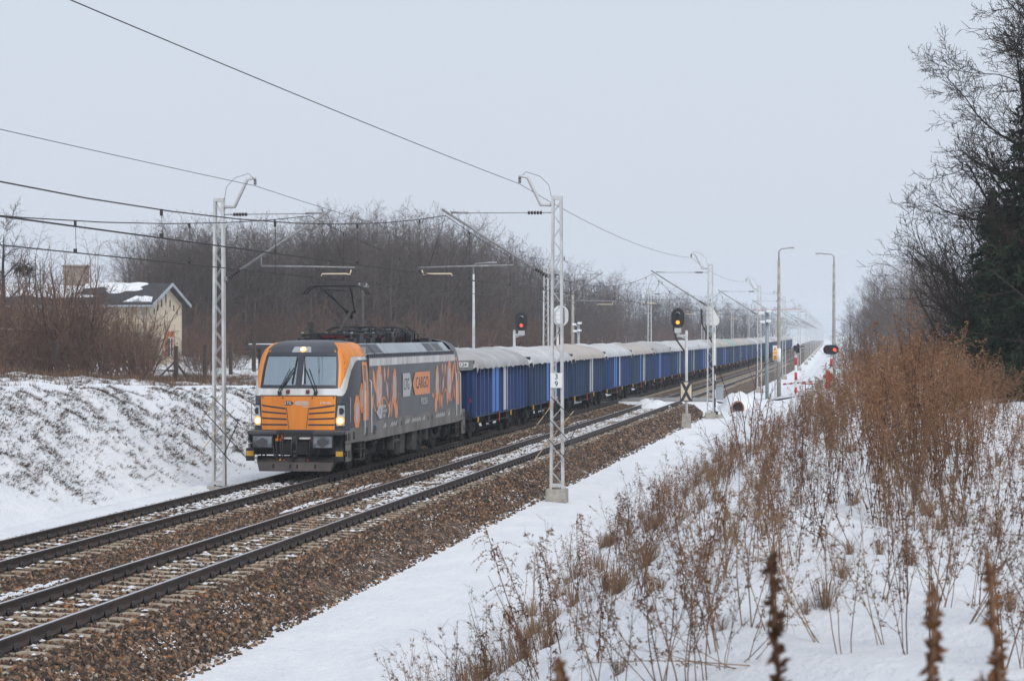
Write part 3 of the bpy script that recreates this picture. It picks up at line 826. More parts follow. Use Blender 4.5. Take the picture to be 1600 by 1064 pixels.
# ---- cab doors with handrails
LAY = [0]
def lay(x):
    """every decal shape lies a hair above the one before it"""
    LAY[0] += 1
    return x + LAY[0] * .00012
def flower(mb, cy, cz, s, x, tall=1.6, rot=0.0, inner=True):
    """folk-art flower flat on the side: scalloped orange head, pale heart, orange eye"""
    x = lay(x)
    def ring(r0, n, lob, xo, mi, ph=0):
        vs = []
        for k in range(n):
            a = 2 * math.pi * k / n
            rr_ = r0 * (1 + .16 * abs(math.sin(lob * a / 2 + ph)))
            yy, zz = rr_ * math.cos(a), rr_ * math.sin(a) * tall
            vs.append((x + xo, cy + yy * math.cos(rot) - zz * math.sin(rot) * .3, cz + zz))
        mb.add(vs, [tuple(range(n))], mi)
    ring(s * .36, 44, 9, 0, 0)
    if inner:
        ring(s * .23, 40, 8, .0015, 1, .4)
        vs = [(x + .003, cy + s * .05 * math.cos(a) + .02, cz - s * .12 + s * .13 * math.sin(a)) for a in [k * math.pi / 8 for k in range(16)]]
        mb.add(vs, [tuple(range(16))], 0)
def leaf(mb, y, z, dy, dz, wd, x, mi=0):
    x = lay(x)
    L_ = math.hypot(dy, dz); ny, nz_ = -dz / L_, dy / L_
    pr = [(0, .05), (.25, .8), (.5, 1.0), (.75, .7), (1, 0)]
    pts = [(y + dy * t + ny * wd * q, z + dz * t + nz_ * wd * q) for t, q in pr] + [(y + dy * t - ny * wd * q, z + dz * t - nz_ * wd * q) for t, q in reversed(pr[:-1])]
    mb.add([(x, a, c) for a, c in pts][::-1], [tuple(range(len(pts)))], mi)
def stem(mb, pts, wd, x, mi=0):
    x = lay(x)
    P = [Vector(p) for p in pts]
    q = []
    for k in range(13):
        t = k / 12
        a = P[0].lerp(P[1], t); c = P[1].lerp(P[2], t); q.append(a.lerp(c, t))
    for i in range(12):
        d = (q[i + 1] - q[i]).normalized(); n = Vector((-d.y, d.x)) * wd / 2
        mb.add([(x, *(q[i] + n)), (x, *(q[i] - n)), (x, *(q[i + 1] - n)), (x, *(q[i + 1] + n))], [(0, 1, 2, 3)], mi)
fl = MB()
X0 = 1.5035
def bunch(ya, sgn=1):
    """one spray of the pattern, about 4 m long, starting at ya"""
    Y = lambda d: ya + d * sgn
    flower(fl, Y(1.05), 2.38, 1.10, X0, 1.62); flower(fl, Y(3.25), 2.32, .78, X0, 2.0)
    leaf(fl, Y(.15), 2.98, sgn * .45, -.75, .16, X0); leaf(fl, Y(1.75), 3.02, sgn * .12, -.5, .13, X0); leaf(fl, Y(1.78), 2.98, sgn * .10, -.34, .06, X0 + .0012, 1)
    leaf(fl, Y(2.35), 3.02, sgn * -.1, -.42, .12, X0); leaf(fl, Y(2.05), 2.6, sgn * .28, -.62, .13, X0); leaf(fl, Y(2.1), 2.5, sgn * .18, -.4, .06, X0 + .0012, 1)
    stem(fl, [(Y(1.25), 1.95), (Y(1.9), 2.32), (Y(2.3), 1.7)], .05, X0); stem(fl, [(Y(.3), 1.95), (Y(.75), 1.45), (Y(1.0), 1.9)], .05, X0)
    stem(fl, [(Y(2.2), 1.95), (Y(2.7), 1.5), (Y(2.75), 2.5)], .045, X0); stem(fl, [(Y(3.3), 1.75), (Y(3.75), 1.75), (Y(3.8), 2.2)], .05, X0)
    leaf(fl, Y(1.35), 1.5, sgn * .2, .6, .13, X0); leaf(fl, Y(1.42), 1.62, sgn * .05, .3, .06, X0 + .0012, 1)
    leaf(fl, Y(2.35), 1.45, sgn * .3, .55, .15, X0); leaf(fl, Y(2.75), 1.45, sgn * .2, .75, .10, X0); leaf(fl, Y(3.15), 1.7, sgn * .1, .4, .1, X0)
    flower(fl, Y(3.5), 1.62, .62, X0, 1.0, 0, False); leaf(fl, Y(3.4), 1.5, sgn * .12, .25, .06, X0 + .0015, 1)
    leaf(fl, Y(.0), 1.7, sgn * .25, .55, .12, X0)
bunch(2.75); bunch(16.15, -1)
leaf(fl, 12.0, 2.0, .35, -.1, .08, X0)
flb = MB()
def on_cab(mb, y_list): pass
for (u, z, s_) in ((10.5, 1.75, .8), (12.6, 2.85, .55), (11.9, 2.15, .7)):
    vs = []; vi = []
    for k in range(28):
        a = 2 * math.pi * k / 28; rr_ = s_ * .36 * (1 + .2 * abs(math.sin(4 * a)))
        vs.append(cabP(min(13.9, u + rr_ * 2.6 * math.cos(a)), z + rr_ * 1.55 * math.sin(a), .006)); vi.append(cabP(min(13.9, u + rr_ * 1.3 * math.cos(a)), z + rr_ * .9 * math.sin(a), .009))
    fl.add(vs, [tuple(range(28))], 0); fl.add(vi, [tuple(range(28))], 1)
fl.build('flower_decal', [M['org_side'], M['pale']], loco)
for fl_ in (0, 1):
    for sg in (1, -1):
        T = (lambda v: (v[0], v[1], v[2])) if not fl_ else (lambda v: (-v[0], LLEN - v[1], v[2]))
        d = MB(); cab_patch(d, [(1.5, 12.0, 13.75), (2.3, 12.0, 13.75), (3.17, 12.0, 13.75)], 4, .012, 0, 4, (sg,))
        d.v = [T(v) for v in d.v]; dr = d.build('cab_door', M['org_side'], loco)
        g_ = MB(); cab_patch(g_, [(2.35, 12.5, 13.2), (2.7, 12.5, 13.2), (3.08, 12.5, 13.2)], 2, .018, 0, 2, (sg,)); g_.v = [T(v) for v in g_.v]; g_.build('door_window', M['dark_lens'], dr)
        h_ = MB()
        for u in (12.0, 14.0): h_.tube([T(cabP(sg * u, 2.65, .02)), T(cabP(sg * u, 2.6, .08)), T(cabP(sg * u, 1.15, .08)), T(cabP(sg * u, 1.1, .02))], .017, 6)
        h_.build('door_handrail', M['galv'], loco)
        stp = MB()
        yb = 1.75 if not fl_ else LLEN - 1.75
        xs_ = 1.38 * sg
        for zz in (.38, .68, .95): stp.box(xs_ - .1, xs_ + .1, yb - .22, yb + .22, zz, zz + .03)
        for q in (-.22, .22): stp.box(xs_ - .02 + .08 * sg, xs_ + .02 + .08 * sg, yb + q - .02, yb + q + .02, .38, 1.1)
        stp.build('door_step', M['under2'], loco)

# ---- logo block on the side
lg = MB(); X1 = 1.519
def sidepoly(pts, mi): lg.add([(X1, a, c) for a, c in pts], [tuple(range(len(pts)))], mi)
sidepoly([(7.15, 2.03), (8.25, 2.03), (8.55, 2.40), (8.25, 2.76), (7.15, 2.76)], 0)
sidepoly([(8.68, 2.40), (9.1, 2.03), (11.55, 2.03), (11.55, 2.76), (9.1, 2.76)], 1)
sidepoly([(3.35, 1.67), (3.75, 1.48), (4.15, 1.48), (4.15, 1.88), (3.75, 1.88)], 0)
sidepoly([(4.95, 1.88), (5.05, 1.88), (5.25, 1.67), (5.05, 1.48), (4.95, 1.48), (5.13, 1.67)], 0)
lgo = lg.build('operator_logo', [M['decal_grey'], M['org_side']], loco)
text('lettering', 'LTG', .50, M['navy'], lgo, (X1 + .002, 7.75, 2.40), 'side', .95)
text('lettering', 'CARGO', .52, M['navy'], lgo, (X1 + .002, 10.25, 2.40), 'side', 1.15)
text('lettering', 'POLSKA', .31, M['decal_grey'], lgo, (X1 + .002, 10.6, 1.80), 'side', 1.0)
text('lettering', 'EUROPEAN\nLOCOMOTIVE\nLEASING', .135, M['decal_grey'], lgo, (X1 + .002, 4.22, 1.68), 'side', .68, align='LEFT')
text('lettering', 'E', .22, M['navy'], lgo, (X1 + .002, 3.86, 1.68), 'side', 1.2)

# ---- bumper beam, buffers, plough, coupling, hoses
for fl_ in (0, 1):
    T = (lambda x, y, z: (x, y, z)) if not fl_ else (lambda x, y, z: (-x, LLEN - y, z))
    def TB(mb):
        mb.v = [T(*v) for v in mb.v]
        return mb
    bb = MB()
    bb.cbox(-1.28, 1.28, -.02, .55, .60, 1.20, .03); bb.prism([(-1.3, -.05), (1.3, -.05), (1.42, .5), (1.45, 1.0), (-1.45, 1.0), (-1.42, .5)], 'z', 1.0, 1.215)
    TB(bb).build('bumper_beam', M['under'], loco)
    ap = MB()
    for sg in (-1, 1):
        ap.cbox(min(sg * .52, sg * 1.36), max(sg * .52, sg * 1.36), -.38, .1, 1.165, 1.285, .03)
    apo = TB(ap).build('buffer_apron', M['lroof'], loco)
    for sg in (-1, 1):
        bf_ = MB(); bf_.cbox(sg * .86 - .30, sg * .86 + .30, -.60, -.54, .80, 1.165, .03); TB(bf_)
        bfo = bf_.build('buffer', M['black'], loco)
        pl = MB(); pl.cbox(sg * .86 - .265, sg * .86 + .265, -.612, -.595, .83, 1.135, .01); TB(pl).build('buffer_face', M['buffer'], bfo)
        dsc = MB()
        vs = [(sg * .86 + .17 * math.cos(a) * (1 + .12 * math.sin(3 * a + sg)), -.614, .97 + .115 * math.sin(a) * (1 + .15 * math.cos(4 * a))) for a in [k * math.pi / 12 for k in range(24)]]
        dsc.add(vs, [tuple(range(24))]); TB(dsc).build('grease_mark', M['lroof'], bfo)
        sh = MB(); sh.cbox(sg * .86 - .22, sg * .86 + .22, -.56, 0, .84, 1.12, .03); TB(sh).build('buffer_stock', M['black'], bfo)
        stp = MB(); stp.box(sg * 1.28 - .12, sg * 1.28 + .12, -.35, .0, .62, .66); stp.box(sg * 1.28 - .12, sg * 1.28 + .12, -.35, -.33, .44, .80); TB(stp)
        so = stp.build('shunter_step', M['black'], loco)
        yb_ = MB(); yb_.box(sg * 1.28 - .1, sg * 1.28 + .1, -.356, -.351, .58, .72); TB(yb_).build('step_marking', M['yellow'], so)
        sb = MB()                                   # grey stepped corner frame
        sb.box(sg * 1.40 - .03, sg * 1.40 + .03, -.02, .75, .92, 1.27); sb.box(sg * 1.40 - .03, sg * 1.40 + .03, -.02, .45, .42, .90)
        TB(sb).build('corner_skirt', M['sill'], loco)
        hz = MB()
        for zz in (.52, 1.0): hz.box(sg * 1.436 - .005, sg * 1.436 + .005, .06, .32, zz, zz + .2)
        hz.box(sg * 1.40 - .025, sg * 1.40 + .025, -.03, -.021, .56, .72); hz.box(sg * 1.40 - .025, sg * 1.40 + .025, -.03, -.021, 1.0, 1.18)
        TB(hz).build('step_hole', M['black'], loco)
    pg = MB()
    pg.add([T(*p) for p in [(-1.1, -.28, .40), (0, -.42, .40), (1.1, -.28, .40), (-1.02, -.36, .17), (0, -.50, .17), (1.02, -.36, .17), (-1.22, .2, .56), (1.22, .2, .56), (-1.02, -.3, .15), (1.02, -.3, .15)]],
           [(0, 3, 4, 1), (1, 4, 5, 2), (6, 0, 1), (6, 1, 2, 7), (0, 6, 8, 3), (2, 5, 9, 7), (3, 8, 9, 5, 4)])
    po = pg.build('snow_plough', M['plough'], loco)
    bt = MB()
    for x in (-.6, -.1, .1, .6): bt.box(x - .015, x + .015, -.50 + .13 * abs(x), -.44 + .13 * abs(x), .25, .36)
    TB(bt).build('plough_bracket', M['black'], po)
    cp = MB()
    cp.cbox(-.07, .07, -.42, 0, .95, 1.12, .02)
    for q in (-.055, .055): cp.tube([(q, -.40, 1.05), (q * 1.4, -.43, .85), (q * 1.4, -.40, .6), (q, -.36, .52)], .03, 6)
    cp.tube([(-.1, -.40, .70), (.1, -.40, .70)], .035, 8); cp.tube([(0, -.38, .62), (0, -.36, .48)], .04, 8)
    TB(cp).build('screw_coupling', M['black'], loco)
    cb = MB(); cb.box(-.42, .42, -.10, -.03, 1.04, 1.09); TB(cb).build('cable_bar', M['lwhite'], loco)
    for sg in (-1, 1):
        for k, (xx, mm) in enumerate(((.46, 'red'), (.58, 'red' if sg > 0 else 'yellow'), (.40, 'black'), (.66, 'black'))):
            if k == 1 and sg > 0: continue
            hs = MB(); hs.tube([(sg * xx, -.05, 1.02), (sg * xx, -.2, .96), (sg * xx + .02, -.26, .8), (sg * xx - sg * .05, -.22, .55), (sg * xx - sg * .12, -.2, .46)], .022, 6)
            ho = TB(hs).build('brake_hose', M['black'], loco)
            ck = MB(); ck.cbox(sg * xx - .035, sg * xx + .035, -.16, -.02, .98, 1.06, .01); ck.tube([(sg * xx, -.1, 1.0), (sg * xx + .05, -.15, 1.16)], .014, 5); ck.disc((sg * xx - sg * .12, -.2, .44), (0, 0, 1), .03, .05, 8)
            TB(ck).build('hose_cock', M[mm], ho)
# ---- running gear
def wheel(mb_parent, x, y, r, name='wheel'):
    b_ = MB(); sg = 1 if x > 0 else -1
    xo = sg * .815
    b_.disc((sg * .69, y, r - .0), (sg, 0, 0), r + .028, .03, 28); b_.disc((sg * .715, y, r), (sg, 0, 0), r, .10, 28); b_.disc((sg * .80, y, r), (sg, 0, 0), r * .78, .02, 24, 1); b_.disc((sg * .82, y, r), (sg, 0, 0), r * .3, .06, 16)
    return b_.build(name, [M['under'], M['under2']], mb_parent)
for yc in (4.15, 14.45):
    bg_ = MB()
    for sg in (-1, 1):
        x = sg * 1.08
        bg_.cbox(x - .07, x + .07, yc - 2.05, yc + 2.05, .62, .84, .03); bg_.cbox(x - .08, x + .08, yc - .8, yc + .8, .42, .66, .03)
        for q in (-1.3, 1.3):
            bg_.cbox(x - .1, x + .16, yc + q - .2, yc + q + .2, .44, .80, .04)
            bg_.disc((x + sg * .14, yc + q, .62), (sg, 0, 0), .15, .06, 14)
            for d_ in (-.3, .3): bg_.disc((x + sg * .02, yc + q + d_, .78), (0, 0, 1), .11, .22, 12)
        bg_.tube([(x + sg * .15, yc - .55, .62), (x + sg * .15, yc + .35, .78)], .055, 8); bg_.tube([(x + sg * .17, yc + .35, .78), (x + sg * .17, yc + .8, .85)], .035, 8)
        bg_.tube([(x + sg * .15, yc + 1.9, .95), (x + sg * .15, yc + 1.75, .3)], .05, 8); bg_.tube([(x + sg * .15, yc - 1.9, .95), (x + sg * .15, yc - 1.75, .3)], .05, 8)
        for q in (-1.98, 1.98): bg_.cbox(x - .05, x + .18, yc + q - .16, yc + q + .16, .55, .95, .02)
    bg_.box(-1.0, 1.0, yc - .9, yc + .9, .35, .85)
    bo_ = bg_.build('bogie', [M['under']], loco)
    sp_ = MB()
    for sg in (1, -1):
        x = sg * 1.2
        sp_.tube([(x + sg * .06, yc - .45, .70), (x + sg * .06, yc + .05, .80)], .075, 10); sp_.tube([(x + sg * .06, yc + 1.1, .66), (x + sg * .06, yc + 1.4, .9)], .05, 8)
    sp_.build('damper', M['under2'], bo_)
    for q in (-1.3, 1.3):
        for sg in (-1, 1): wheel(bo_, sg, yc + q, .60)
ub = MB()
ub.cbox(-1.25, 1.25, 6.6, 11.2, .35, .92, .04)
for sg in (1, -1):
    for ya, yb, za in ((6.4, 6.75, .3), (9.2, 9.8, .25), (10.2, 10.5, .4)): ub.cbox(sg * 1.35 - .1, sg * 1.35 + .1, ya, yb, za, .92, .02)
ub.build('transformer_tank', M['under'], loco)
for sg in (1, -1):
    for ya, yb, za in ((7.1, 7.75, .28), (8.9, 9.5, .30), (11.25, 11.5, .5), (6.0, 6.2, .45)): MB().cbox(sg * 1.36 - .1, sg * 1.36 + .1, ya, yb, za, .90, .02).build('equipment_box', M['under2'], loco)
    MB().tube([(sg * 1.42, 6.3, .7), (sg * 1.42, 6.9, .7)], .07, 8).build('air_cylinder', M['under2'], loco)
    MB().tube([(sg * 1.4, 9.9, .8), (sg * 1.45, 10.1, .45), (sg * 1.4, 10.6, .4)], .03, 6).build('cable', M['under2'], loco)

# ---- roof gear and pantographs
rf = MB()
for k in range(44):
    y = rnd.uniform(2.6, 15.1); x = rnd.uniform(-.8, .85)
    s_ = rnd.uniform(.08, .3)
    rf.cbox(x - s_ * .6, x + s_ * .6, y - s_, y + s_, 3.6, 3.72 + rnd.uniform(.05, .3), .01)
for x in (-.55, .1, .7): rf.tube([(x, 2.6, 3.95), (x, 7.5, 4.0), (x + .1, 10, 4.05), (x, 15, 3.98)], .022, 5)
for k in range(16):
    y = rnd.uniform(5, 14.5); x = rnd.uniform(-.7, .8)
    rf.tube([(x, y, 3.72), (x + .1, y + .25, 4.18 + rnd.uniform(-.1, .1)), (x + .2, y + .8, 3.98), (x + .1, y + 1.2, 3.72)], .022, 5)
rf.build('roof_equipment', M['black'], loco)
ins = MB()
for k in range(13):
    y = 2.9 + k * .98; x = (-.6, .65, .2)[k % 3]
    for q in range(5): ins.disc((x, y, 3.68 + q * .07), (0, 0, 1), .075 - .004 * q, .035, 10, 0)
    ins.disc((x, y, 3.66), (0, 0, 1), .04, .38, 8, 1)
ins.build('roof_insulator', [M['under2'], M['steel']], loco)
def panto(yb, raised, sgn):
    p = MB()
    for x in (-.5, .5): p.cbox(x - .04, x + .04, yb - .9, yb + 1.1, 3.93, 4.02, .01)
    for y in (yb - .9, yb + 1.1, yb): p.cbox(-.55, .55, y - .04, y + .04, 3.93, 4.02, .01)
    po_ = p.build('pantograph', M['black'], loco)
    rb = MB(); rb.cbox(-.45, .45, yb - .5, yb + .5, 3.86, 3.94, .01)
    for x in (-.45, .45):
        for y in (yb - .8, yb + .9): rb.disc((x, y, 3.66), (0, 0, 1), .07, .28, 10)
    rb.build('pantograph_base', M['dkred'], po_)
    if raised: base, knee, hd, hz_ = (0, yb + .1, 4.03), (0, yb + 1.75, 4.68), (0, yb - .15), 5.43
    else: base, knee, hd, hz_ = (0, yb - .6, 4.03), (0, yb + 1.1, 4.14), (0, yb - .9), 4.2
    la = MB(); la.tube([base, knee], .055, 8); la.tube([(.12, yb + .4, 4.0), (.08, knee[1] - .05, knee[2] - .18)], .018, 6)
    la.build('lower_arm', M['under2'] if raised else M['black'], po_)
    ua = MB()
    for sg in (-1, 1): ua.tube([(sg * .12, knee[1], knee[2]), (sg * .42, hd[1] + .1, hz_ - .13)], .028, 7)
    ua.tube([(-.16, knee[1], knee[2]), (.16, knee[1], knee[2])], .05, 8); ua.tube([(-.05, knee[1] + .1, knee[2] - .2), (-.3, hd[1] + .2, hz_ - .15)], .012, 5); ua.tube([(-.48, hd[1] + .1, hz_ - .13), (.48, hd[1] + .1, hz_ - .13)], .02, 6)
    ua.tube([(0, knee[1] + .12, knee[2] - .22), (0, knee[1], knee[2])], .05, 8)
    ua.build('upper_arm', M['black'], po_)
    ch = MB()
    for q in (-.19, .19):
        ch.tube([(-.98, hd[1] + q, hz_ - .26), (-.88, hd[1] + q, hz_ - .12), (-.74, hd[1] + q, hz_ - .03), (-.6, hd[1] + q, hz_), (.6, hd[1] + q, hz_), (.74, hd[1] + q, hz_ - .03), (.88, hd[1] + q, hz_ - .12), (.98, hd[1] + q, hz_ - .26)], .024, 6)
    for sg in (-1, 1): ch.tube([(sg * .45, hd[1] - .19, hz_ - .02), (sg * .45, hd[1] + .0, hz_ - .16), (sg * .45, hd[1] + .19, hz_ - .02)], .02, 6)
    ch.build('collector_head', M['black'], po_)
panto(4.85, True, 1); panto(11.6, False, 1); panto(8.2, False, 1)

# ---- the driver, seated behind the windscreen
dv = bpy.data.meshes.new('person')
P = [(0, 0, 0), (0, 0, .3), (0, .01, .52), (0, 0, .60), (0, -.02, .72), (0, -.03, .82), (.19, 0, .49), (.26, -.12, .26), (.2, -.38, .2), (-.19, 0, .49), (-.26, -.12, .26), (-.2, -.38, .2), (.1, -.2, -.02), (.11, -.48, 0), (-.1, -.2, -.02), (-.11, -.48, 0), (.11, -.5, -.42), (-.11, -.5, -.42), (.11, -.62, -.46), (-.11, -.62, -.46)]
E = [(0, 1), (1, 2), (2, 3), (3, 4), (4, 5), (2, 6), (6, 7), (7, 8), (2, 9), (9, 10), (10, 11), (0, 12), (12, 13), (0, 14), (14, 15), (13, 16), (15, 17), (16, 18), (17, 19)]
RD = [.15, .15, .13, .06, .09, .07, .075, .055, .035, .075, .055, .035, .085, .065, .085, .065, .05, .05, .04, .04]
dv.from_pydata(P, E, []); 
dro = link('person', dv, None, (LX - .43, LY + 1.32, 2.02))
tag(dro, 'driver in dark jacket seated behind the locomotive windscreen', 'person')
sk = dro.modifiers.new('skin', 'SKIN')
for q, r_ in zip(dv.skin_vertices[0].data if dv.skin_vertices else [], RD): q.radius = (r_, r_)
if not dv.skin_vertices:
    bm = bmesh.new(); bm.from_mesh(dv); lay = bm.verts.layers.skin.verify()
    bm.verts.ensure_lookup_table()
    for v_, r_ in zip(bm.verts, RD): v_[lay].radius = (r_, r_)
    bm.verts[0][lay].use_root = True
    bm.to_mesh(dv); bm.free()
sb_ = dro.modifiers.new('sub', 'SUBSURF'); sb_.levels = 2; sb_.render_levels = 2
M['skin'] = mat('skin', (.55, .32, .23), .6, var=.08); M['jacket'] = mat('jacket', (.05, .06, .09), .8, var=.1)
dv.materials.append(M['skin'])
hd_ = MB()
for k in range(6):
    a0 = k / 6 * math.pi * .5; a1 = (k + 1) / 6 * math.pi * .5
    hd_.tube([(0, 0, .80 + .095 * math.sin(a0)), (0, 0, .80 + .095 * math.sin(a1))], [.098 * math.cos(a0), max(.004, .098 * math.cos(a1))], 12, 0, False)
hd_.build('hair', M['navy'], dro)
jk = MB()
jk.tube([(0, 0, -.1), (0, 0, .2), (0, 0, .42), (0, 0, .55)], [.2, .2, .215, .09], 14)
for sg in (-1, 1): jk.tube([(sg * .12, 0, .50), (sg * .22, -.01, .46), (sg * .27, -.12, .27), (sg * .22, -.33, .21)], [.07, .085, .07, .055], 10)
jk.build('jacket', M['jacket'], dro)

# ------------------------------------------------------------------ wagons (local: coupling plane at y=0, +y away)
WLEN = 14.04
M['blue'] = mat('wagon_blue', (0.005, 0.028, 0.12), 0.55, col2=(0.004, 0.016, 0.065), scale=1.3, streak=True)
M['blue_rib_lit'] = mat('wagon_blue_rib_lit', (0.024, 0.068, 0.225), 0.5, col2=(0.007, 0.024, 0.10), scale=1.3, streak=True)  # lighter than the body: light catching the ribs is put into their colour
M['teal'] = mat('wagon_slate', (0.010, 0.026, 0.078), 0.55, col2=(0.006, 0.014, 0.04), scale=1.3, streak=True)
M['teal_rib_lit'] = mat('wagon_slate_rib_lit', (0.028, 0.07, 0.165), 0.5, col2=(0.008, 0.026, 0.07), scale=1.3, streak=True)  # slate ribs likewise carry painted-in light as a paler tone
M['sky_blue'] = mat('stripe_light_blue', (0.02, 0.20, 0.66), 0.5, col2=(0.014, 0.14, 0.5), scale=1.5, streak=True)
M['stripe_w'] = mat('stripe_white', (0.62, 0.63, 0.65), 0.55, col2=(0.42, 0.42, 0.43), scale=1.5, streak=True)
TARPS = [mat('tarp_grey', (0.47, 0.47, 0.47), 0.7, col2=(0.33, 0.32, 0.31), scale=.8, bump=.3, bscale=3), mat('tarp_beige', (0.50, 0.44, 0.38), 0.7, col2=(0.40, 0.37, 0.35), scale=.7, bump=.3, bscale=3),
         mat('tarp_white', (0.60, 0.61, 0.62), 0.7, col2=(0.46, 0.46, 0.46), scale=.8, bump=.3, bscale=3), mat('tarp_green', (0.22, 0.40, 0.36), 0.7, col2=(0.42, 0.44, 0.43), scale=.5, bump=.3, bscale=3)]
def tarp_mesh(seed, m):
    mb = MB(); nx_, ny_ = 18, 44; vs = []; fs = []
    ya, yb = .55, WLEN - .55
    for i in range(ny_ + 1):
        y = ya + (yb - ya) * i / ny_
        e = min(1, min(i, ny_ - i) / 3.0)
        for j in range(nx_ + 1):
            t = -1 + 2 * j / nx_
            nz_ = mnoise.noise(Vector((t * 1.6 + seed * 9, y * .45, seed))) * .16 + mnoise.noise(Vector((t * 3, y * 1.8, seed + 5))) * .05
            if abs(t) < .72:
                q = t / .72; x = q * 1.50; z = 2.99 + (.35 * (1 - q * q) ** .7 + (nz_ * 1.3 + .03 * math.sin(y * 3.1 + 2 * mnoise.noise(Vector((t * 2, y * .7, seed))))) * (1 - q ** 4)) * (.35 + .65 * e)
            else:
                q = (abs(t) - .72) / .28
                x = math.copysign(1.50 + .07 * min(1, q * 3), t); z = 3.0 - q * (.31 + .05 * mnoise.noise(Vector((y * 1.3, seed, t > 0))) + .02 * math.sin(y * 5 + seed)) 
                x += math.copysign(.025 * math.sin(y * 4.3 + seed * 3) * q, t)
            yy = y
            if i in (0, ny_): z -= .34 * (1 if abs(t) < .72 else .5)
            vs.append((x, yy, z))
    n = nx_ + 1
    for i in range(ny_):
        for j in range(nx_): fs.append((i * n + j, i * n + j + 1, (i + 1) * n + j + 1, (i + 1) * n + j))
    mb.add(vs, fs, 0, True)
    return mb.mesh('tarpaulin', m)
TARP_ME = [tarp_mesh(k, TARPS[k % 4] if k < 4 else TARPS[(0, 2, 1, 2)[k % 4]]) for k in range(8)]
def wagon_parts(bm_, rm_, doors):
    p = {}
    b_ = MB(); ya, yb = .72, WLEN - .72
    for sg in (-1, 1):
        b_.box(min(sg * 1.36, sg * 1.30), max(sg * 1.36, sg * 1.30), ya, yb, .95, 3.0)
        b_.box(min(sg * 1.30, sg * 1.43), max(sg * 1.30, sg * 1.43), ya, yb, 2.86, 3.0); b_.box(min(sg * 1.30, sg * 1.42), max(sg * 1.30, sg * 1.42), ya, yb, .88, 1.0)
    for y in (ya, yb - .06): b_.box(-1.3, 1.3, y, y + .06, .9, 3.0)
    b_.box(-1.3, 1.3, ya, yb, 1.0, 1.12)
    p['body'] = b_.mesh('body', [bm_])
    r_ = MB(); k = 0
    ys = np.linspace(ya + .06, yb - .06, 15)
    for y in ys:
        for sg in (-1, 1):
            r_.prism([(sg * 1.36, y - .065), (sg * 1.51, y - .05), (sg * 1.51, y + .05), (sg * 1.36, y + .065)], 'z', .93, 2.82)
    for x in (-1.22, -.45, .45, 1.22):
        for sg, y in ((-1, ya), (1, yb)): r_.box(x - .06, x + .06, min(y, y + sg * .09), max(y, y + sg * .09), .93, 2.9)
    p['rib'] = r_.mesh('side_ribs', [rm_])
    for nm, (c0, c1), mm in (('light', doors[0], M['sky_blue']), ('white', doors[1], M['stripe_w'])):
        q = MB()
        for sg in (-1, 1):
            q.box(min(sg * 1.37, sg * 1.51), max(sg * 1.37, sg * 1.485), c0, c1, .97, 2.82)
        p[nm] = q.mesh('painted_panel', [mm])
    bw = MB()
    for sg in (-1, 1):
        x = sg * 1.0
        bw.cbox(x - .05, x + .05, -1.25, 1.25, .40, .60, .02); bw.cbox(x - .07, x + .07, -.45, .45, .30, .66, .02)
        for q in (-.9, .9):
            bw.cbox(x - .1, x + .12, q - .14, q + .14, .32, .60, .02); bw.disc((x + sg * .1, q, .46), (sg, 0, 0), .1, .05, 12)
            for d_ in (-.22, .22): bw.disc((x, q + d_, .5), (0, 0, 1), .07, .16, 8)
        bw.disc((x, 0, .45), (0, 0, 1), .09, .2, 8)
        bw.box(x - .03, x + .1, -1.1, -.7, .62, .86); bw.box(x - .03, x + .1, .8, 1.1, .62, .86)
    bw.box(-.95, .95, -.25, .25, .4, .9)
    p['bogie'] = bw.mesh('bogie', [M['under']])
    wm = MB()
    wm.disc((.69, 0, .46), (1, 0, 0), .488, .03, 24); wm.disc((.715, 0, .46), (1, 0, 0), .46, .1, 24); wm.disc((.80, 0, .46), (1, 0, 0), .36, .02, 20, 1); wm.disc((.815, 0, .46), (1, 0, 0), .13, .04, 12)
    p['wheel'] = wm.mesh('wheel', [M['under'], M['under2']])
    bf_ = MB(); bf_.disc((0, 0, 0), (0, -1, 0), .13, .42, 14); bf_.disc((0, -.60, 0), (0, 1, 0), .24, .04, 18); bf_.disc((0, -.58, 0), (0, 1, 0), .08, .3, 10); p['buffer'] = bf_.mesh('buffer', [M['under']])
    us = MB(); us.box(-.2, .2, .6, WLEN - .6, .78, 1.0); us.box(-1.25, 1.25, .55, .72, .85, 1.12); us.box(-1.25, 1.25, WLEN - .72, WLEN - .55, .85, 1.12)
    for sg in (-1, 1):
        for y in (4.6, 9.0): us.cbox(sg * 1.2 - .1, sg * 1.2 + .1, y, y + .5, .55, .9, .02)
        us.tube([(sg * .6, 5.4, .62), (sg * .6, 6.9, .62)], .16, 10)
        us.bar((sg * 1.25, 4.2, .6), (sg * 1.25, 9.6, .6), .04, .06)
    p['frame'] = us.mesh('underframe', [M['under']])
    fx = MB()
    for y in (1.6, 9.4): fx.cbox(1.40, 1.45, y, y + .07, .70, .90, .01)
    p['yellow'] = fx.mesh('corner_handle', [M['yellow']])
    fx = MB(); fx.cbox(1.46, 1.485, 6.2, 6.3, .55, 1.0, .005)
    p['redtag'] = fx.mesh('brake_lever', [M['red']])
    fx = MB(); rr_ = random.Random(3)
    for y0_, y1_ in ((2.3, 2.9), (3.5, 4.0), (8.9, 9.5), (11.2, 11.7)):
        for zz in (1.25, 1.4, 1.55):
            for k in range(4): fx.box(1.362, 1.366, y0_ + k * .14, y0_ + k * .14 + rr_.uniform(.05, .12), zz, zz + .06)
    for k in range(12): fx.box(1.362, 1.366, 1.75, 1.83, 1.5 + k * .1, 1.5 + k * .1 + rr_.uniform(.03, .08))
    p['text'] = fx.mesh('stencil_marking', [M['stripe_w']])
    return p
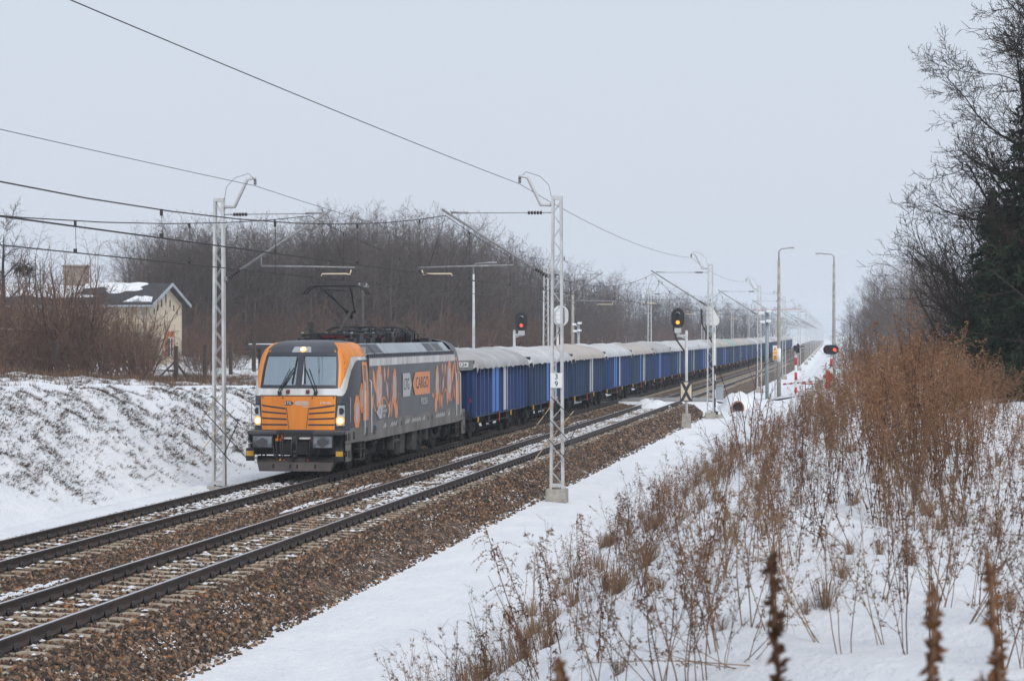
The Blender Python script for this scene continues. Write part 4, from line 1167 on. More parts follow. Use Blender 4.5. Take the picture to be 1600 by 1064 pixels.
PARTS = [wagon_parts(M['blue'], M['blue_rib_lit'], ((4.55, 6.05), (7.15, 8.25))), wagon_parts(M['teal'], M['teal_rib_lit'], ((5.2, 6.1), (7.55, 8.65)))]
ORD = ['first', 'second', 'third', 'fourth', 'fifth', 'sixth', 'seventh', 'eighth', 'ninth', 'tenth', 'eleventh', 'twelfth', 'thirteenth', 'fourteenth', 'fifteenth', 'sixteenth', 'seventeenth', 'eighteenth', 'nineteenth', 'twentieth',
       'twenty-first', 'twenty-second', 'twenty-third', 'twenty-fourth', 'twenty-fifth', 'twenty-sixth', 'twenty-seventh', 'twenty-eighth', 'twenty-ninth', 'thirtieth', 'thirty-first', 'thirty-second', 'thirty-third', 'thirty-fourth', 'thirty-fifth']
s_w = 81.5
TNAME = ['grey', 'beige', 'white', 'green']
tarp_seq = [0, 5, 6, 2, 1, 4, 5, 7, 2, 4, 6, 3, 1, 6, 0, 2]
for k in range(34):
    pa = PARTS[0] if k in (0, 3) or k % 5 in (0, 3) else PARTS[1]
    y = s_w + k * WLEN
    tk = tarp_seq[k % 16]
    tn = {0: 'grey', 1: 'beige', 2: 'white', 3: 'green', 4: 'grey', 5: 'white', 6: 'beige', 7: 'white'}[tk]
    wg = thing('freight_wagon', f'{ORD[k]} blue open wagon behind the locomotive, covered with {tn} tarpaulin', 'wagon', (TX(VA, y), y, 0), head(y + 7), 'blue wagons of the freight train')
    bo_ = link('body', pa['body'], wg); link('side_ribs', pa['rib'], bo_)
    tp_ = link('tarpaulin', TARP_ME[tk], wg)
    if k not in (2, 11): link('painted_panel', pa['light'], wg)
    if k not in (5,): link('painted_panel', pa['white'], wg)
    for yc in (2.5, WLEN - 2.5):
        bo2 = link('bogie', pa['bogie'], wg, (0, yc, 0))
        if k < 22:
            for q in (-.9, .9):
                link('wheel', pa['wheel'], bo2, (0, q, 0)); w2 = link('wheel', pa['wheel'], bo2, (0, q, 0)); w2.rotation_euler = (0, 0, math.pi)
    link('underframe', pa['frame'], wg)
    if k < 14:
        for sg in (-1, 1):
            link('buffer', pa['buffer'], wg, (sg * .875, .62, 1.05)); b2 = link('buffer', pa['buffer'], wg, (sg * .875, WLEN - .62, 1.05)); b2.rotation_euler = (0, 0, math.pi)
        link('corner_handle', pa['yellow'], wg); link('brake_lever', pa['redtag'], wg); link('stencil_marking', pa['text'], bo_)
    if k == 0:
        pb = MB(); pb.add([(.55, .535, 2.62), (1.42, .535, 2.66), (1.44, .535, 3.02), (.55, .535, 3.0)], [(0, 1, 2, 3)]); pb.build('tarp_flap', M['steel'], tp_)
        pb = MB(); pb.cbox(.86, 1.25, .515, .53, 2.76, 2.94, .004); po_ = pb.build('number_patch', M['plate'], tp_)
        text('lettering', '124', .17, M['black'], tp_, (1.055, .51, 2.85), 'front', 1.05)
        pb = MB(); pb.box(1.18, 1.32, .70, .718, 1.45, 1.6); pb.build('red_marker', M['red'], wg)
# ------------------------------------------------------------------ catenary masts, wires
CT, ST = math.cos(THETA), math.sin(THETA)
def at(px, Z):
    """world X, Y of the image column px (1600 wide) at depth Z, used to measure positions once"""
    dx = (px - 800) / F_PX
    return Z * (dx * CT - ST), Z * (CT + dx * ST)
def insul(mb, a, b_, r=.06, n=6, mi=0):
    a, b_ = Vector(a), Vector(b_)
    for k in range(n):
        p = a.lerp(b_, (k + .5) / n); d = (b_ - a).normalized() * ((b_ - a).length / n * .35)
        mb.tube([p - d, p + d], [r, r * .75], 8, mi)
def lattice_col(h0, h1, wb_, wt_, dp=.20, n=22):
    mb = MB()
    def hw(z): return lerp(wb_, wt_, (z - h0) / (h1 - h0)) / 2
    for sg in (-1, 1):
        a, c = Vector((sg * (hw(h0) - .035), 0, h0)), Vector((sg * (hw(h1) - .035), 0, h1))
        vs = []
        for p in (a, c): vs += [(p.x - .035, -dp / 2, p.z), (p.x + .035, -dp / 2, p.z), (p.x + .035, dp / 2, p.z), (p.x - .035, dp / 2, p.z)]
        mb.add(vs, [(3, 2, 1, 0), (4, 5, 6, 7), (0, 1, 5, 4), (1, 2, 6, 5), (2, 3, 7, 6), (3, 0, 4, 7)])
    zs = np.linspace(h0 + .15, h1 - .1, n + 1)
    for yy in (-dp / 2 + .01, dp / 2 - .01):
        for i in range(n):
            s0 = 1 if i % 2 else -1
            mb.bar((s0 * (hw(zs[i]) - .03), yy, zs[i]), (-s0 * (hw(zs[i + 1]) - .03), yy, zs[i + 1]), .03, .012)
    for z in (h0 + .12, h1 - .02): mb.box(-hw(z), hw(z), -dp / 2 - .005, dp / 2 + .005, z - .05, z + .05)
    return mb
COL = lattice_col(.32, 8.6, .40, .30).mesh('lattice_column', M['galv'])
BASE = MB().cbox(-.29, .29, -.29, .29, -.5, .34, .02).mesh('concrete_base', M['concrete'])
def horn_mb():
    mb = MB(); mb.tube([(.12, 0, 8.38), (.45, 0, 8.38), (.84, 0, 9.16), (1.02, 0, 9.2), (1.1, 0, 9.2)], [.055, .055, .045, .04, .04], 6)
    return mb.mesh('feeder_horn', M['galv'])
HORN = horn_mb()
HI = MB(); insul(HI, (1.07, 0, 9.16), (1.07, 0, 9.0), .05, 3); HI = HI.mesh('horn_insulator', M['insul'])
JC = MB().tube([(1.1, 0, 9.12), (.9, -.1, 9.33), (.5, -.12, 9.2), (.25, -.1, 8.95), (.16, 0, 8.6)], .008, 4).mesh('jumper_cable', M['wire'])
BR = MB(); BR.tube([(.55, 0, 6.52), (3.32, 0, 8.28)], .036, 8); BR.tube([(.22, 0, 6.32), (.55, 0, 6.52)], .025, 6); BR.tube([(1.25, 0, 6.68), (4.0, 0, 6.62)], .026, 6); BR.tube([(1.25, 0, 6.68), (1.25, 0, 6.97)], .018, 5)
BR.box(.1, .24, -.05, .05, 6.26, 6.38); BR = BR.mesh('cantilever', M['steel'])
BI = MB(); insul(BI, (.28, 0, 6.35), (.62, 0, 6.57), .06, 5); BI = BI.mesh('insulator', M['insul'])
BI2 = MB(); insul(BI2, (.42, 0, 8.16), (.85, 0, 8.16), .055, 5); BI2 = BI2.mesh('insulator', M['insul'])
TI = MB(); TI.tube([(.15, 0, 8.16), (3.05, 0, 8.17)], .014, 5); TI.tube([(2.55, 0, 8.17), (3.05, 0, 8.19)], .03, 6); TI = TI.mesh('tie_rod', M['steel'])
SA = MB(); SA.tube([(3.9, 0, 6.55), (3.86, 0, 6.42), (3.75, 0, 6.44), (3.05, 0, 6.44), (3.02, 0, 6.38)], .022, 6); SA = SA.mesh('steady_arm', M['cream'])
RT = MB(); RT.tube([(3.7, 0, 6.62), (3.2, 0, 8.15)], .008, 4); RT = RT.mesh('arm_hanger', M['wire'])
# warning lattice hung on the lower column of the masts
WL = MB()
for k, (a, c, mi) in enumerate((((-.62, -.2, 2.05), (.05, -.2, 2.95), 1), ((-.6, -.2, 1.2), (.5, -.2, 2.55), 1), ((.2, -.2, 1.25), (.62, -.2, 2.2), 0),
                                ((-.15, -.24, 2.95), (.72, -.24, 2.1), 0), ((-.6, -.24, 2.2), (.42, -.24, 1.05), 0), ((-.42, -.24, 2.55), (.95, -.24, 1.1), 0))): WL.bar(a, c, .045, .02, mi)
WL = WL.mesh('warning_lattice', [M['navy'], mat('lattice_cream', (.6, .42, .22), .6, var=.1)])
def mast(side, s_, label, lattice=False, k=0):
    """side +1: beside the near track, arms towards -X; -1: on the far side"""
    v_ = 8.72 if side > 0 else 18.5
    x = TX(v_, s_); zb = min(gz(x, s_), -.45) if s_ < 400 else -.6
    t = thing('catenary_mast', label, 'catenary mast', (x, s_, -.74), head(s_) + (math.pi if side > 0 else 0), 'lattice masts along the railway')
    link('lattice_column', COL, t); link('concrete_base', BASE, t)
    link('feeder_horn', HORN, t)
    if k < 12:
        q = link('cantilever', BR, t); link('insulator', BI, q); q = link('tie_rod', TI, t); link('insulator', BI2, q); link('steady_arm', SA, t)
    if k < 6: link('horn_insulator', HI, t); link('jumper_cable', JC, t); link('arm_hanger', RT, t)
    if lattice: 
        q = link('warning_lattice', WL, t)
        if side > 0: q.rotation_euler = (0, 0, math.pi)
    return t
SR = [3.5, 63.5, 126.4, 183.8, 238, 296] + [296 + 58 * k for k in range(1, 14)]
SLs = [1.0, 63.1, 130.0, 193.0, 256] + [256 + 62 * k for k in range(1, 12)]
mast_objs = {}
for i, s_ in enumerate(SR[1:]):
    lab = 'pale lattice mast in the snow beside the empty track, carrying a white number plate' if i == 0 else f'{ORD[i]} pale lattice mast beyond the one with the number plate, beside the empty track'
    mast_objs['R', i] = mast(1, s_, lab, i == 0, i)
for i, s_ in enumerate(SLs[1:]):
    lab = 'pale lattice mast standing on the snow bank next to the front of the locomotive' if i == 0 else f'{ORD[i]} pale lattice mast behind the train, counted from the locomotive'
    mast_objs['L', i] = mast(-1, s_, lab, i == 0, i)
m1 = mast_objs['R', 0]
pb = MB(); pb.cbox(-.17, .17, .125, .145, 3.2, 3.62, .004)
plate = pb.build('number_plate', M['plate'], m1)
for ch_, z in (('3', 3.51), ('9', 3.31)):
    t_ = text('lettering', ch_, .21, M['black'], plate, (0, .148, z), 'front'); t_.rotation_euler = (R(90), 0, math.pi)
pb = MB(); pb.box(-.15, .15, .1, .124, 3.3, 3.5); pb.build('plate_bracket', M['steel'], plate)

def line_pts(v_, sup, zs_, zm, n=14, z0=None):
    pts = []
    for a, b_ in zip(sup[:-1], sup[1:]):
        for k in range(n):
            t = k / n; s_ = a + (b_ - a) * t
            pts.append((TX(v_, s_), s_, zs_ - (zs_ - (z0 if z0 and a == sup[0] else zm)) * 4 * t * (1 - t)))
    pts.append((TX(v_, sup[-1]), sup[-1], zs_))
    return pts
def overhead(vc, sup, label, far_r):
    t = thing('overhead_line', label, 'overhead line', (-vc, sup[0], 5.62))
    off = Vector((-vc, sup[0], 5.62))
    L_ = lambda P: [Vector(p) - off for p in P]
    mp_ = line_pts(vc, sup, 7.36, 6.08)
    MB().tube(L_(mp_), .0125, 5).build('messenger_wire', M['wire'], t)
    for dx_ in (-.035, .035):
        cpts = [(TX(vc, s_) + dx_, s_, 5.62) for s_ in np.arange(sup[0], sup[-1], 12)]
        MB().tube(L_(cpts), .0095, 5).build('contact_wire', M['wire'], t)
    nd = 0
    for a, b_ in zip(sup[:-1], sup[1:]):
        for k in range(8):
            if nd >= 95: break
            tt = (k + .5) / 8; s_ = a + (b_ - a) * tt
            z = 7.36 - 1.28 * 4 * tt * (1 - tt)
            d = MB(); d.tube(L_([(TX(vc, s_), s_, z), (TX(vc, s_) + .02, s_, 5.63)]), .006, 4)
            d.cbox(*[q for lo, hi in ((TX(vc, s_) - .02 - off.x, TX(vc, s_) + .02 - off.x), (s_ - .03 - off.y, s_ + .03 - off.y), (z - .1 - off.z, z + .015 - off.z)) for q in (lo, hi)], .005)
            d.cbox(TX(vc, s_) - .03 - off.x, TX(vc, s_) + .03 - off.x, s_ - .03 - off.y, s_ + .03 - off.y, .0, .08, .005)
            d.build('dropper', M['wire'], t); nd += 1
overhead(VB, SR, 'overhead wires with droppers above the empty track', 0)
overhead(VA, SLs, 'overhead wires with droppers above the freight train', 0)
for vc, sup, lab in ((8.72 + 1.07, SR, 'single feeder wire strung over the horns of the masts beside the empty track'), (18.5 - 1.07, SLs, 'single feeder wire strung over the horns of the masts behind the train')):
    tag(MB().tube(line_pts(vc, sup, 8.24, 7.82, 12, 8.12), .0085, 5).build('feeder_wire', M['wire']), lab, 'feeder wire')

# ------------------------------------------------------------------ signals
def stadium(cx, cz, w_, h_, n=10):
    r_ = w_ / 2; pts = []
    for k in range(n + 1): a = math.pi * k / n; pts.append((cx + r_ * math.cos(a), cz + h_ / 2 - r_ + r_ * math.sin(a)))
    for k in range(n + 1): a = math.pi + math.pi * k / n; pts.append((cx + r_ * math.cos(a), cz - h_ / 2 + r_ + r_ * math.sin(a)))
    return pts
def signal(x, y, zg, head_x, head_z, post_top, label, lens, lamp_pos, w_=.66, h_=1.0, arm=True, base=True):
    t = thing('railway_signal', label, 'railway signal', (x, y, zg))
    H = lambda z: z - zg
    MB().tube([(0, 0, -.3), (0, 0, H(post_top))], .075, 10).disc((0, 0, H(post_top)), (0, 0, 1), .085, .06, 10, 0, .03).build('post', M['galv'], t)
    hb_ = MB(); hb_.prism(stadium(head_x, H(head_z), w_, h_), 'y', -.06, -.02)
    hb_.prism(stadium(head_x, H(head_z), w_ * .55, h_ * .8), 'y', -.02, .28)
    ho = hb_.build('signal_head', M['black'], t)
    for k, dz_ in enumerate((.19, -.21)):
        z = H(head_z) + dz_ * h_
        MB().disc((head_x, -.062, z), (0, -1, 0), .095, .02, 18).build('lens', M[lens] if k == lamp_pos else M['dark_lens'], ho)
        hd2 = MB(); n = 9; vs = []
        for yy in (-.07, -.36):
            for j in range(n + 1): a = R(15) + R(150) * j / n; vs.append((head_x + .125 * math.cos(a), yy, z + .125 * math.sin(a) - (.03 if yy < -.2 else 0)))
        hd2.add(vs, [(j, j + 1, j + n + 2, j + n + 1) for j in range(n)], 0, True); hd2.build('hood', M['lamp_grey'] if k == 0 else M['black'], ho)
    ar = MB(); zt = H(post_top)
    ar.cbox(min(0, head_x) - .02, max(0, head_x) + .02, -.06, .06, zt - .28, zt - .16, .02); ar.bar((0, 0, zt - .38), (head_x, 0, zt - .22), .08, .05)
    ar.cbox(head_x - .16, head_x + .16, -.14, .14, H(head_z) - h_ / 2 - .25, H(head_z) - h_ / 2, .02); ar.disc((head_x, 0, zt - .3), (0, 0, 1), .09, max(.1, H(head_z) - h_ / 2 - zt + .3), 10)
    ar.build('bracket_arm', M['galv'], t)
    cb_ = MB(); sx = 1 if head_x < 0 else -1
    cb_.tube([(head_x - sx * .22, .2, H(head_z) - .1), (head_x - sx * .24, .2, H(head_z) - h_ * .5), (head_x - sx * .1, .1, zt - .4), (0, .05, zt - 1.15)], .045, 6); cb_.build('cable_duct', M['plough'], t)
    return t
M['snowy'] = M['plate']
s1x, s1y = at(803.5, 122); signal(s1x, s1y, -.5, .40, 4.66, 4.15, 'two lamp railway signal showing red, rising behind the train', 'red_lens', 1)
s2x, s2y = at(1072.5, 114); zg2 = gz(s2x, s2y)
t = signal(s2x, s2y, zg2, -.43, 4.78, 4.12, 'two lamp railway signal glowing amber on a post with a crossed board', 'amber_lens', 1)
bd_ = MB(); zc = 1.10 - zg2
bd_.cbox(-.315, .315, -.14, -.11, zc - .5, zc + .5, .004); bdo = bd_.build('signal_board', M['navy'], t)
tr_ = MB()
for pts in ([(-.27, -.41), (-.27, .41), (-.055, .0)], [(.27, .41), (.27, -.41), (.055, .0)], [(-.13, .46), (.13, .46), (0, .22)], [(.13, -.46), (-.13, -.46), (0, -.22)]):
    tr_.add([(a, -.143, zc + c) for a, c in pts], [(0, 1, 2)])
fixn(tr_.build('board_marking', M['cream'], bdo))
bs_ = MB(); bs_.prism([(-.25, -.3), (.25, -.3), (.2, .72), (-.2, .72)], 'y', -.2, .2); bs_.build('concrete_foot', M['concrete'], t)
# backs of two signals that face the other way
def signal_back(x, y, zg, outline, zc, post_x, label, striped):
    t = thing('signal_back', label, 'railway signal', (x, y, zg))
    b_ = MB(); b_.prism([(a, c + zc - zg) for a, c in outline], 'y', 0, .06); bo_ = b_.build('back_board', M['white'], t)
    c_ = MB(); c_.cbox(-.28, .12, -.28, 0, zc - zg - .5, zc - zg + .42, .03); 
    c_.build('lamp_case', M['plate'], bo_)
    for zz in (-.25, .05, .3): MB().box(-.30, .14, -.29, -.28, zc - zg + zz, zc - zg + zz + .015).build('case_seam', M['steel'], bo_)
    d_ = MB(); 
    if striped: d_.tube([(-.5, -.2, zc - zg + .4), (-.5, -.2, zc - zg - .4), (-.35, -.2, zc - zg - .75), (.1, -.15, zc - zg - 1.5)], .04, 6)
    else: d_.tube([(.22, -.3, zc - zg + .5), (.24, -.3, zc - zg - .35), (.1, -.25, zc - zg - .75), (-.15, -.2, zc - zg - 1.1)], .055, 6)
    d_.build('cable_duct', M['black'], t)
    p_ = MB(); top = zc - zg - .1; nb = 9; z0_ = 0.0
    p_.tube([(post_x, .1, -.2), (post_x, .1, top)], .075, 10, 0)
    po_ = p_.build('post', M['white'], t)
    br_ = MB(); br_.cbox(min(-.2, post_x), max(-.2, post_x) + .05, .0, .16, zc - zg - .92, zc - zg - .62, .02); br_.build('bracket_arm', M['panel'], t)
    if striped:
        q = MB()
        for z in (.6, 1.6, 2.45): q.tube([(post_x, .1, z), (post_x, .1, z + .5)], .078, 10)
        q.tube([(post_x - .03, .0, .2), (post_x - .03, .0, 2.6)], .06, 8)
        q.build('black_band', M['black'], po_)
        MB().cbox(post_x - .2, post_x + .2, -.1, .3, .18, .38, .03).build('post_foot', M['black'], t)
        f_ = MB(); f_.cbox(post_x - .45, post_x + .4, -.35, .5, -.6, .2, .03); f_.prism([(post_x + .4, -.6), (post_x + 1.0, -.6), (post_x + .4, .1)], 'y', -.3, .4); f_.build('concrete_foot', M['concrete'], t)
    return t
x, y = at(1111, 127)
tear = [(-.42, -.35), (-.42, .35), (-.36, .5), (-.22, .58), (-.05, .56), (.08, .48), (.2, .3), (.42, -.05), (.47, -.2), (.45, -.38), (.34, -.52), (.12, -.55), (-.2, -.58)]
signal_back(x, y, gz(x, y), tear[::-1], 4.98, .18, 'white teardrop back of a signal on a black and white post', True)
x, y = at(876, 139)
signal_back(x, y, -.5, stadium(0, 0, .95, 1.3)[::-1], 5.1, -.2, 'white rounded signal back with a black cable, above the train behind the numbered mast', False)

# ------------------------------------------------------------------ poles, cameras, crossing gear
def lamp_post(px, Z, zg, top, arm, label, conc=True, r0=.14):
    x, y = at(px, Z)
    if zg is None: zg = gz(x, y)
    t = thing('lamp_post', label, 'lamp post', (x, y, zg))
    h = top - zg
    MB().tube([(0, 0, -.4), (0, 0, h * .5), (0, 0, h - .7)], [r0, r0 * .8, r0 * .6], 12).build('pole', M['concrete'] if conc else M['galv'], t)
    a_ = MB(); s_ = 1 if arm > 0 else -1
    a_.tube([(0, 0, h - .8), (0, 0, h - .15), (s_ * .15, 0, h - .02), (arm * .75, 0, h + .03)], [.05, .04, .035, .03], 7); a_.build('bracket_arm', M['steel'], t)
    l_ = MB(); l_.cbox(min(arm * .68, arm * 1.12), max(arm * .68, arm * 1.12), -.1, .1, h - .0, h + .09, .03); l_.build('lamp_head', M['lamp_grey'], t)
    return t
t = lamp_post(1217, 141, None, 9.3, .85, 'tall concrete lamp post by the crossing with its arm over a grey pipe pole')
MB().tube([(0, 0, 2.2), (0, 0, 3.05)], [.142, .136], 12).build('paper_notice', M['plate'], t)
lamp_post(1303, 152, None, 9.35, -1.1, 'tall concrete lamp post behind the red crossing light')
lamp_post(740, 146, None, 8.55, 1.35, 'slim pale lamp post rising behind the first wagon', False, .11)
lamp_post(895, 200, None, 8.4, .5, 'thick concrete pole rising behind the third wagon', True, .17)
def camera_pole(px, Z, zg, top, label, m_):
    x, y = at(px, Z); zg = gz(x, y) if zg is None else zg
    t = thing('camera_pole', label, 'camera pole', (x, y, zg)); h = top - zg
    MB().tube([(0, 0, -.3), (0, 0, h)], .11, 10).build('pole', m_, t)
    for (dx_, dz_) in ((-.32, -.2), (-.25, -.75), (.12, -.1), (.1, -.7)):
        c_ = MB(); c_.cbox(dx_ - .15, dx_ + .15, -.4, .1, h + dz_, h + dz_ + .16, .03); c_.bar((0, 0, h + dz_ - .1), (dx_, -.1, h + dz_ + .02), .05, .05); c_.build('camera', M['cream'] if m_ is M['steel'] else M['plate'], t)
    return t
M['blu_pole'] = mat('grey_blue_pole', (.26, .32, .34), .6, var=.08)
camera_pole(1198.5, 139, None, 5.4, 'grey blue pole with cream cameras beside the crossing', M['blu_pole'])
camera_pole(904, 185, None, 4.9, 'slender post with white cameras behind the train', M['panel'])
x, y = at(1211, 147); t = thing('warning_sign', 'yellow high voltage warning sign on a thin post by the rails', 'sign', (x, y, gz(x, y)))
zt_ = 3.98 - (541 - 522) * 147 / F_PX - gz(x, y) + .05
MB().tube([(0, 0, -.2), (0, 0, zt_)], .03, 6).build('post', M['steel'], t)
sg_ = MB(); sg_.box(-.14, .14, -.05, -.035, zt_ - .95, zt_); so_ = sg_.build('sign_board', M['plate'], t)
q = MB(); q.add([(-.12, -.054, zt_ - .34), (.12, -.054, zt_ - .34), (0, -.054, zt_ - .05)], [(0, 1, 2)]); q.box(-.13, .13, -.056, -.051, zt_ - .58, zt_ - .38); q.box(-.13, .13, -.056, -.051, zt_ - .93, zt_ - .62); q.build('sign_marking', mat('sign_yellow', (.85, .38, .01), .5, var=.04), so_)
q = MB()
for k in range(4): q.box(-.09, .09, -.06, -.057, zt_ - .88 + k * .06, zt_ - .855 + k * .06)
q.add([(-.01, -.06, zt_ - .16), (.03, -.06, zt_ - .2), (0, -.06, zt_ - .21), (.02, -.06, zt_ - .3), (-.035, -.06, zt_ - .22), (0, -.06, zt_ - .215)], [tuple(range(6))]); q.build('sign_symbol', M['black'], so_)
def crossing_light(px, Z, zhead, turn, label, lit):
    x, y = at(px, Z); zg = gz(x, y); t = thing('crossing_light', label, 'crossing light', (x, y, zg), turn)
    h = zhead - zg
    MB().tube([(0, 0, -.2), (0, 0, h - .2)], .085, 10).build('post', M['plate'], t)
    q = MB(); z = h - 1.1
    while z > .05: q.tube([(0, 0, max(.02, z)), (0, 0, z + .5)], .088, 10); z -= .98
    q.build('red_band', M['red'], t)
    hb_ = MB()
    pts = [(c, a + h) for a, c in stadium(0, 0, .62, 1.05)]
    hb_.prism(pts, 'y', -.16, -.12); hb_.cbox(-.42, .42, -.12, .1, h - .2, h + .2, .05); ho = hb_.build('light_head', M['black'], t)
    for k, dx_ in enumerate((-.25, .25)):
        MB().disc((dx_, -.165, h), (0, -1, 0), .12, .02, 18).build('lens', M['red_lens'] if (lit and k == 1) else mat('red_lens_dim', (.25, .02, .02), .3), ho)
        n = 9; vs = []
        for yy in (-.17, -.55):
            for j in range(n + 1): a = R(0) + R(180) * j / n; vs.append((dx_ + .17 * math.cos(a), yy, h + .17 * math.sin(a) - (.05 if yy < -.3 else 0)))
        hd2 = MB(); hd2.add(vs, [(j, j + 1, j + n + 2, j + n + 1) for j in range(n)], 0, True); hd2.build('hood', M['dark_lens'], ho)
    return t
crossing_light(1243.5, 148, 3.05, R(100), 'black crossing light seen from the side on a red and white post', False)
crossing_light(1299, 150, 2.95, R(-8), 'black crossing light with a red lamp lit, above a red hydrant', True)
# half barrier, railings, hydrant, cabinet, pipe
xa, ya = at(1224, 150); xb, yb = at(1280, 146)
t = thing('barrier_arm', 'lowered red and white barrier arm beside the crossing', 'barrier', (xa, ya, gz(xa, ya) + .95))
A_, B_ = Vector((0, 0, 0)), Vector((xb - xa, yb - ya, .3)); n = 11
for k in range(n):
    MB().bar(A_.lerp(B_, k / n), A_.lerp(B_, (k + 1) / n), .06, .11).build('barrier_stripe', M['red'] if k % 2 == 0 else M['plate'], t)
MB().cbox(B_.x - .25, B_.x + .25, B_.y - .2, B_.y + .2, -1.0, .35, .03).build('barrier_drive', M['lamp_grey'], t)
MB().bar((A_.lerp(B_, .62)), (A_.lerp(B_, .62) + Vector((0, 0, -.95))), .05, .05).build('support_leg', M['red'], t)
x, y = at(1268, 152); t = thing('guard_rail', 'low white and red tube railing behind the barrier arm', 'railing', (x, y, gz(x, y)))
MB().tube([(-.6, 0, -.1), (-.6, 0, .9), (-.45, 0, 1.1), (.5, 0, 1.1)], .04, 6).build('rail_tube', M['plate'], t)
MB().tube([(-.6, 0, .62), (.5, 0, .64)], .035, 6).build('rail_tube', M['red'], t)
x, y = at(1294, 143); t = thing('fire_hydrant', 'red hydrant with a domed cap beside the crossing light', 'hydrant', (x, y, gz(x, y)))
hz0 = 3.98 - (607 - 522) * 143 / F_PX - gz(x, y)
MB().disc((0, 0, -.1), (0, 0, 1), .17, max(.3, hz0 + .75), 14).disc((0, 0, .1), (0, 0, 1), .24, .12, 14).build('hydrant_body', M['red'], t)
hz1 = max(.2, hz0 + .65)
MB().disc((0, 0, hz1), (0, 0, 1), .13, .35, 12).disc((0, 0, hz1 + .35), (0, 0, 1), .18, .14, 12, 0, .06).tube([(-.32, 0, hz1 + .1), (.32, 0, hz1 + .1)], .09, 10).build('hydrant_cap', M['red'], t)
x, y = at(1122.5, 139); t = thing('relay_cabinet', 'grey metal cabinet beside the crossing, behind the black and white post', 'cabinet', (x, y, -.25))
MB().cbox(-.3, .3, -.2, .25, 0, 1.05, .015).build('cabinet_body', M['lamp_grey'], t); MB().cbox(-.33, .33, -.24, .28, 1.052, 1.10, .01).build('cabinet_lid', M['panel'], t); MB().box(-.27, .27, -.208, -.203, .08, .98).build('cabinet_door', M['panel'], t)
x, y = at(1153, 131); zc_ = 3.98 - (637 - 522) * 131 / F_PX
t = thing('culvert_pipe', 'open end of a drainage pipe with a rusty orange rim in the snow', 'pipe', (x, y, zc_), R(4))
n = 24; vs = []
for yy, r_ in ((0, .36), (1.6, .36), (0, .31), (1.6, .31)): vs += [(r_ * math.cos(2 * math.pi * k / n), yy, r_ * math.sin(2 * math.pi * k / n)) for k in range(n)]
q = MB(); q.add(vs, [(k, (k + 1) % n, n + (k + 1) % n, n + k) for k in range(n)] + [(2 * n + (k + 1) % n, 2 * n + k, 3 * n + k, 3 * n + (k + 1) % n) for k in range(n)] + [tuple(3 * n + k for k in range(n))], 0, True); q.build('pipe_barrel', M['black'], t)
q = MB(); vs2 = []
for yy, r_ in ((-.02, .37), (-.02, .305)): vs2 += [(r_ * math.cos(2 * math.pi * k / n), yy, r_ * math.sin(2 * math.pi * k / n)) for k in range(n)]
q.add(vs2, [(k, (k + 1) % n, n + (k + 1) % n, n + k) for k in range(n)]); q.build('pipe_rim', mat('rust_orange', (.45, .17, .07), .8, var=.15), t)
# snow banked over the pipe and a heap at the crossing
def heap(name, x, y, rx, ry, h, label, m_=M['snow']):
    vs = []; fs = []; n = 20; m = 8
    for i in range(m + 1):
        r_ = i / m
        for k in range(n):
            a = 2 * math.pi * k / n
            q = mnoise.noise(Vector((math.cos(a) * 1.5 + x, math.sin(a) * 1.5, r_ * 2)))
            X_, Y_ = x + rx * r_ * math.cos(a) * (1 + .2 * q), y + ry * r_ * math.sin(a) * (1 + .2 * q)
            vs.append((X_, Y_, gz(X_, Y_) + h * (1 - r_ * r_) * (1 + .3 * q) - .04))
    for i in range(m):
        for k in range(n): fs.append((i * n + k, i * n + (k + 1) % n, (i + 1) * n + (k + 1) % n, (i + 1) * n + k))
    mb = MB(); mb.add(vs, fs, 0, True); o = mb.build(name, m_); fixn(o); return kind(o, 'stuff')
heap('snow_heap', *at(1153, 133.5), 1.3, 2.0, .85, '')
o = heap('snow_heap', *at(1018, 128), 1.5, 2.2, 1.0, '')
o.location.z = 0.0

# ------------------------------------------------------------------ house, outbuilding, shelter, fence, pole
M['stucco'] = mat('cream_stucco', (0.64, 0.54, 0.40), 0.9, col2=(0.52, 0.44, 0.33), scale=.8, bump=.1)
M['roofing'] = mat('roof_felt', (0.045, 0.048, 0.052), 0.85, col2=(0.03, 0.032, 0.036), scale=2)
M['brickor'] = mat('orange_brick', (0.62, 0.19, 0.06), 0.8, col2=(.45, .13, .05), scale=5)
M['pane'] = mat('dark_pane', (0.05, 0.055, 0.06), 0.15, var=.1)
hx, hy = at(233, 158); zg = gz(hx, hy) - .2
gv = (1.35 * CT - 6.4 * ST, 1.35 * ST + 6.4 * CT)
house = thing('station_house', 'cream rendered house with a snowy dark gable roof and stepped slots in its gable', 'house', (hx, hy, zg), math.atan2(gv[1], gv[0]))
GW, LN = 6.54, 17.0; EV = 6.15 - zg; RG = 7.45 - zg
w_ = MB(); w_.box(0, GW, 0, LN, -.5, EV); w_.prism([(0, EV), (GW, EV), (GW / 2, RG)], 'y', 0.001, LN - .001)
w_.build('house_wall', M['stucco'], house)
r_ = MB(); ov = .55; sl_ = (RG - EV) / (GW / 2)
for sg in (0, 1):
    xe, xr = (-ov, GW / 2) if not sg else (GW + ov, GW / 2)
    ze = EV - ov * sl_
    P = [(xe, -.5, ze + .02), (xe, LN + .5, ze + .02), (xr, LN + .5, RG + .02), (xr, -.5, RG + .02)]
    r_.add([*P, *[(a, c, z + .12) for a, c, z in P]], [(0, 1, 2, 3), (7, 6, 5, 4), (0, 4, 5, 1), (1, 5, 6, 2), (2, 6, 7, 3), (3, 7, 4, 0)])
ro = r_.build('roof', M['roofing'], house); fixn(ro)
sn = MB()
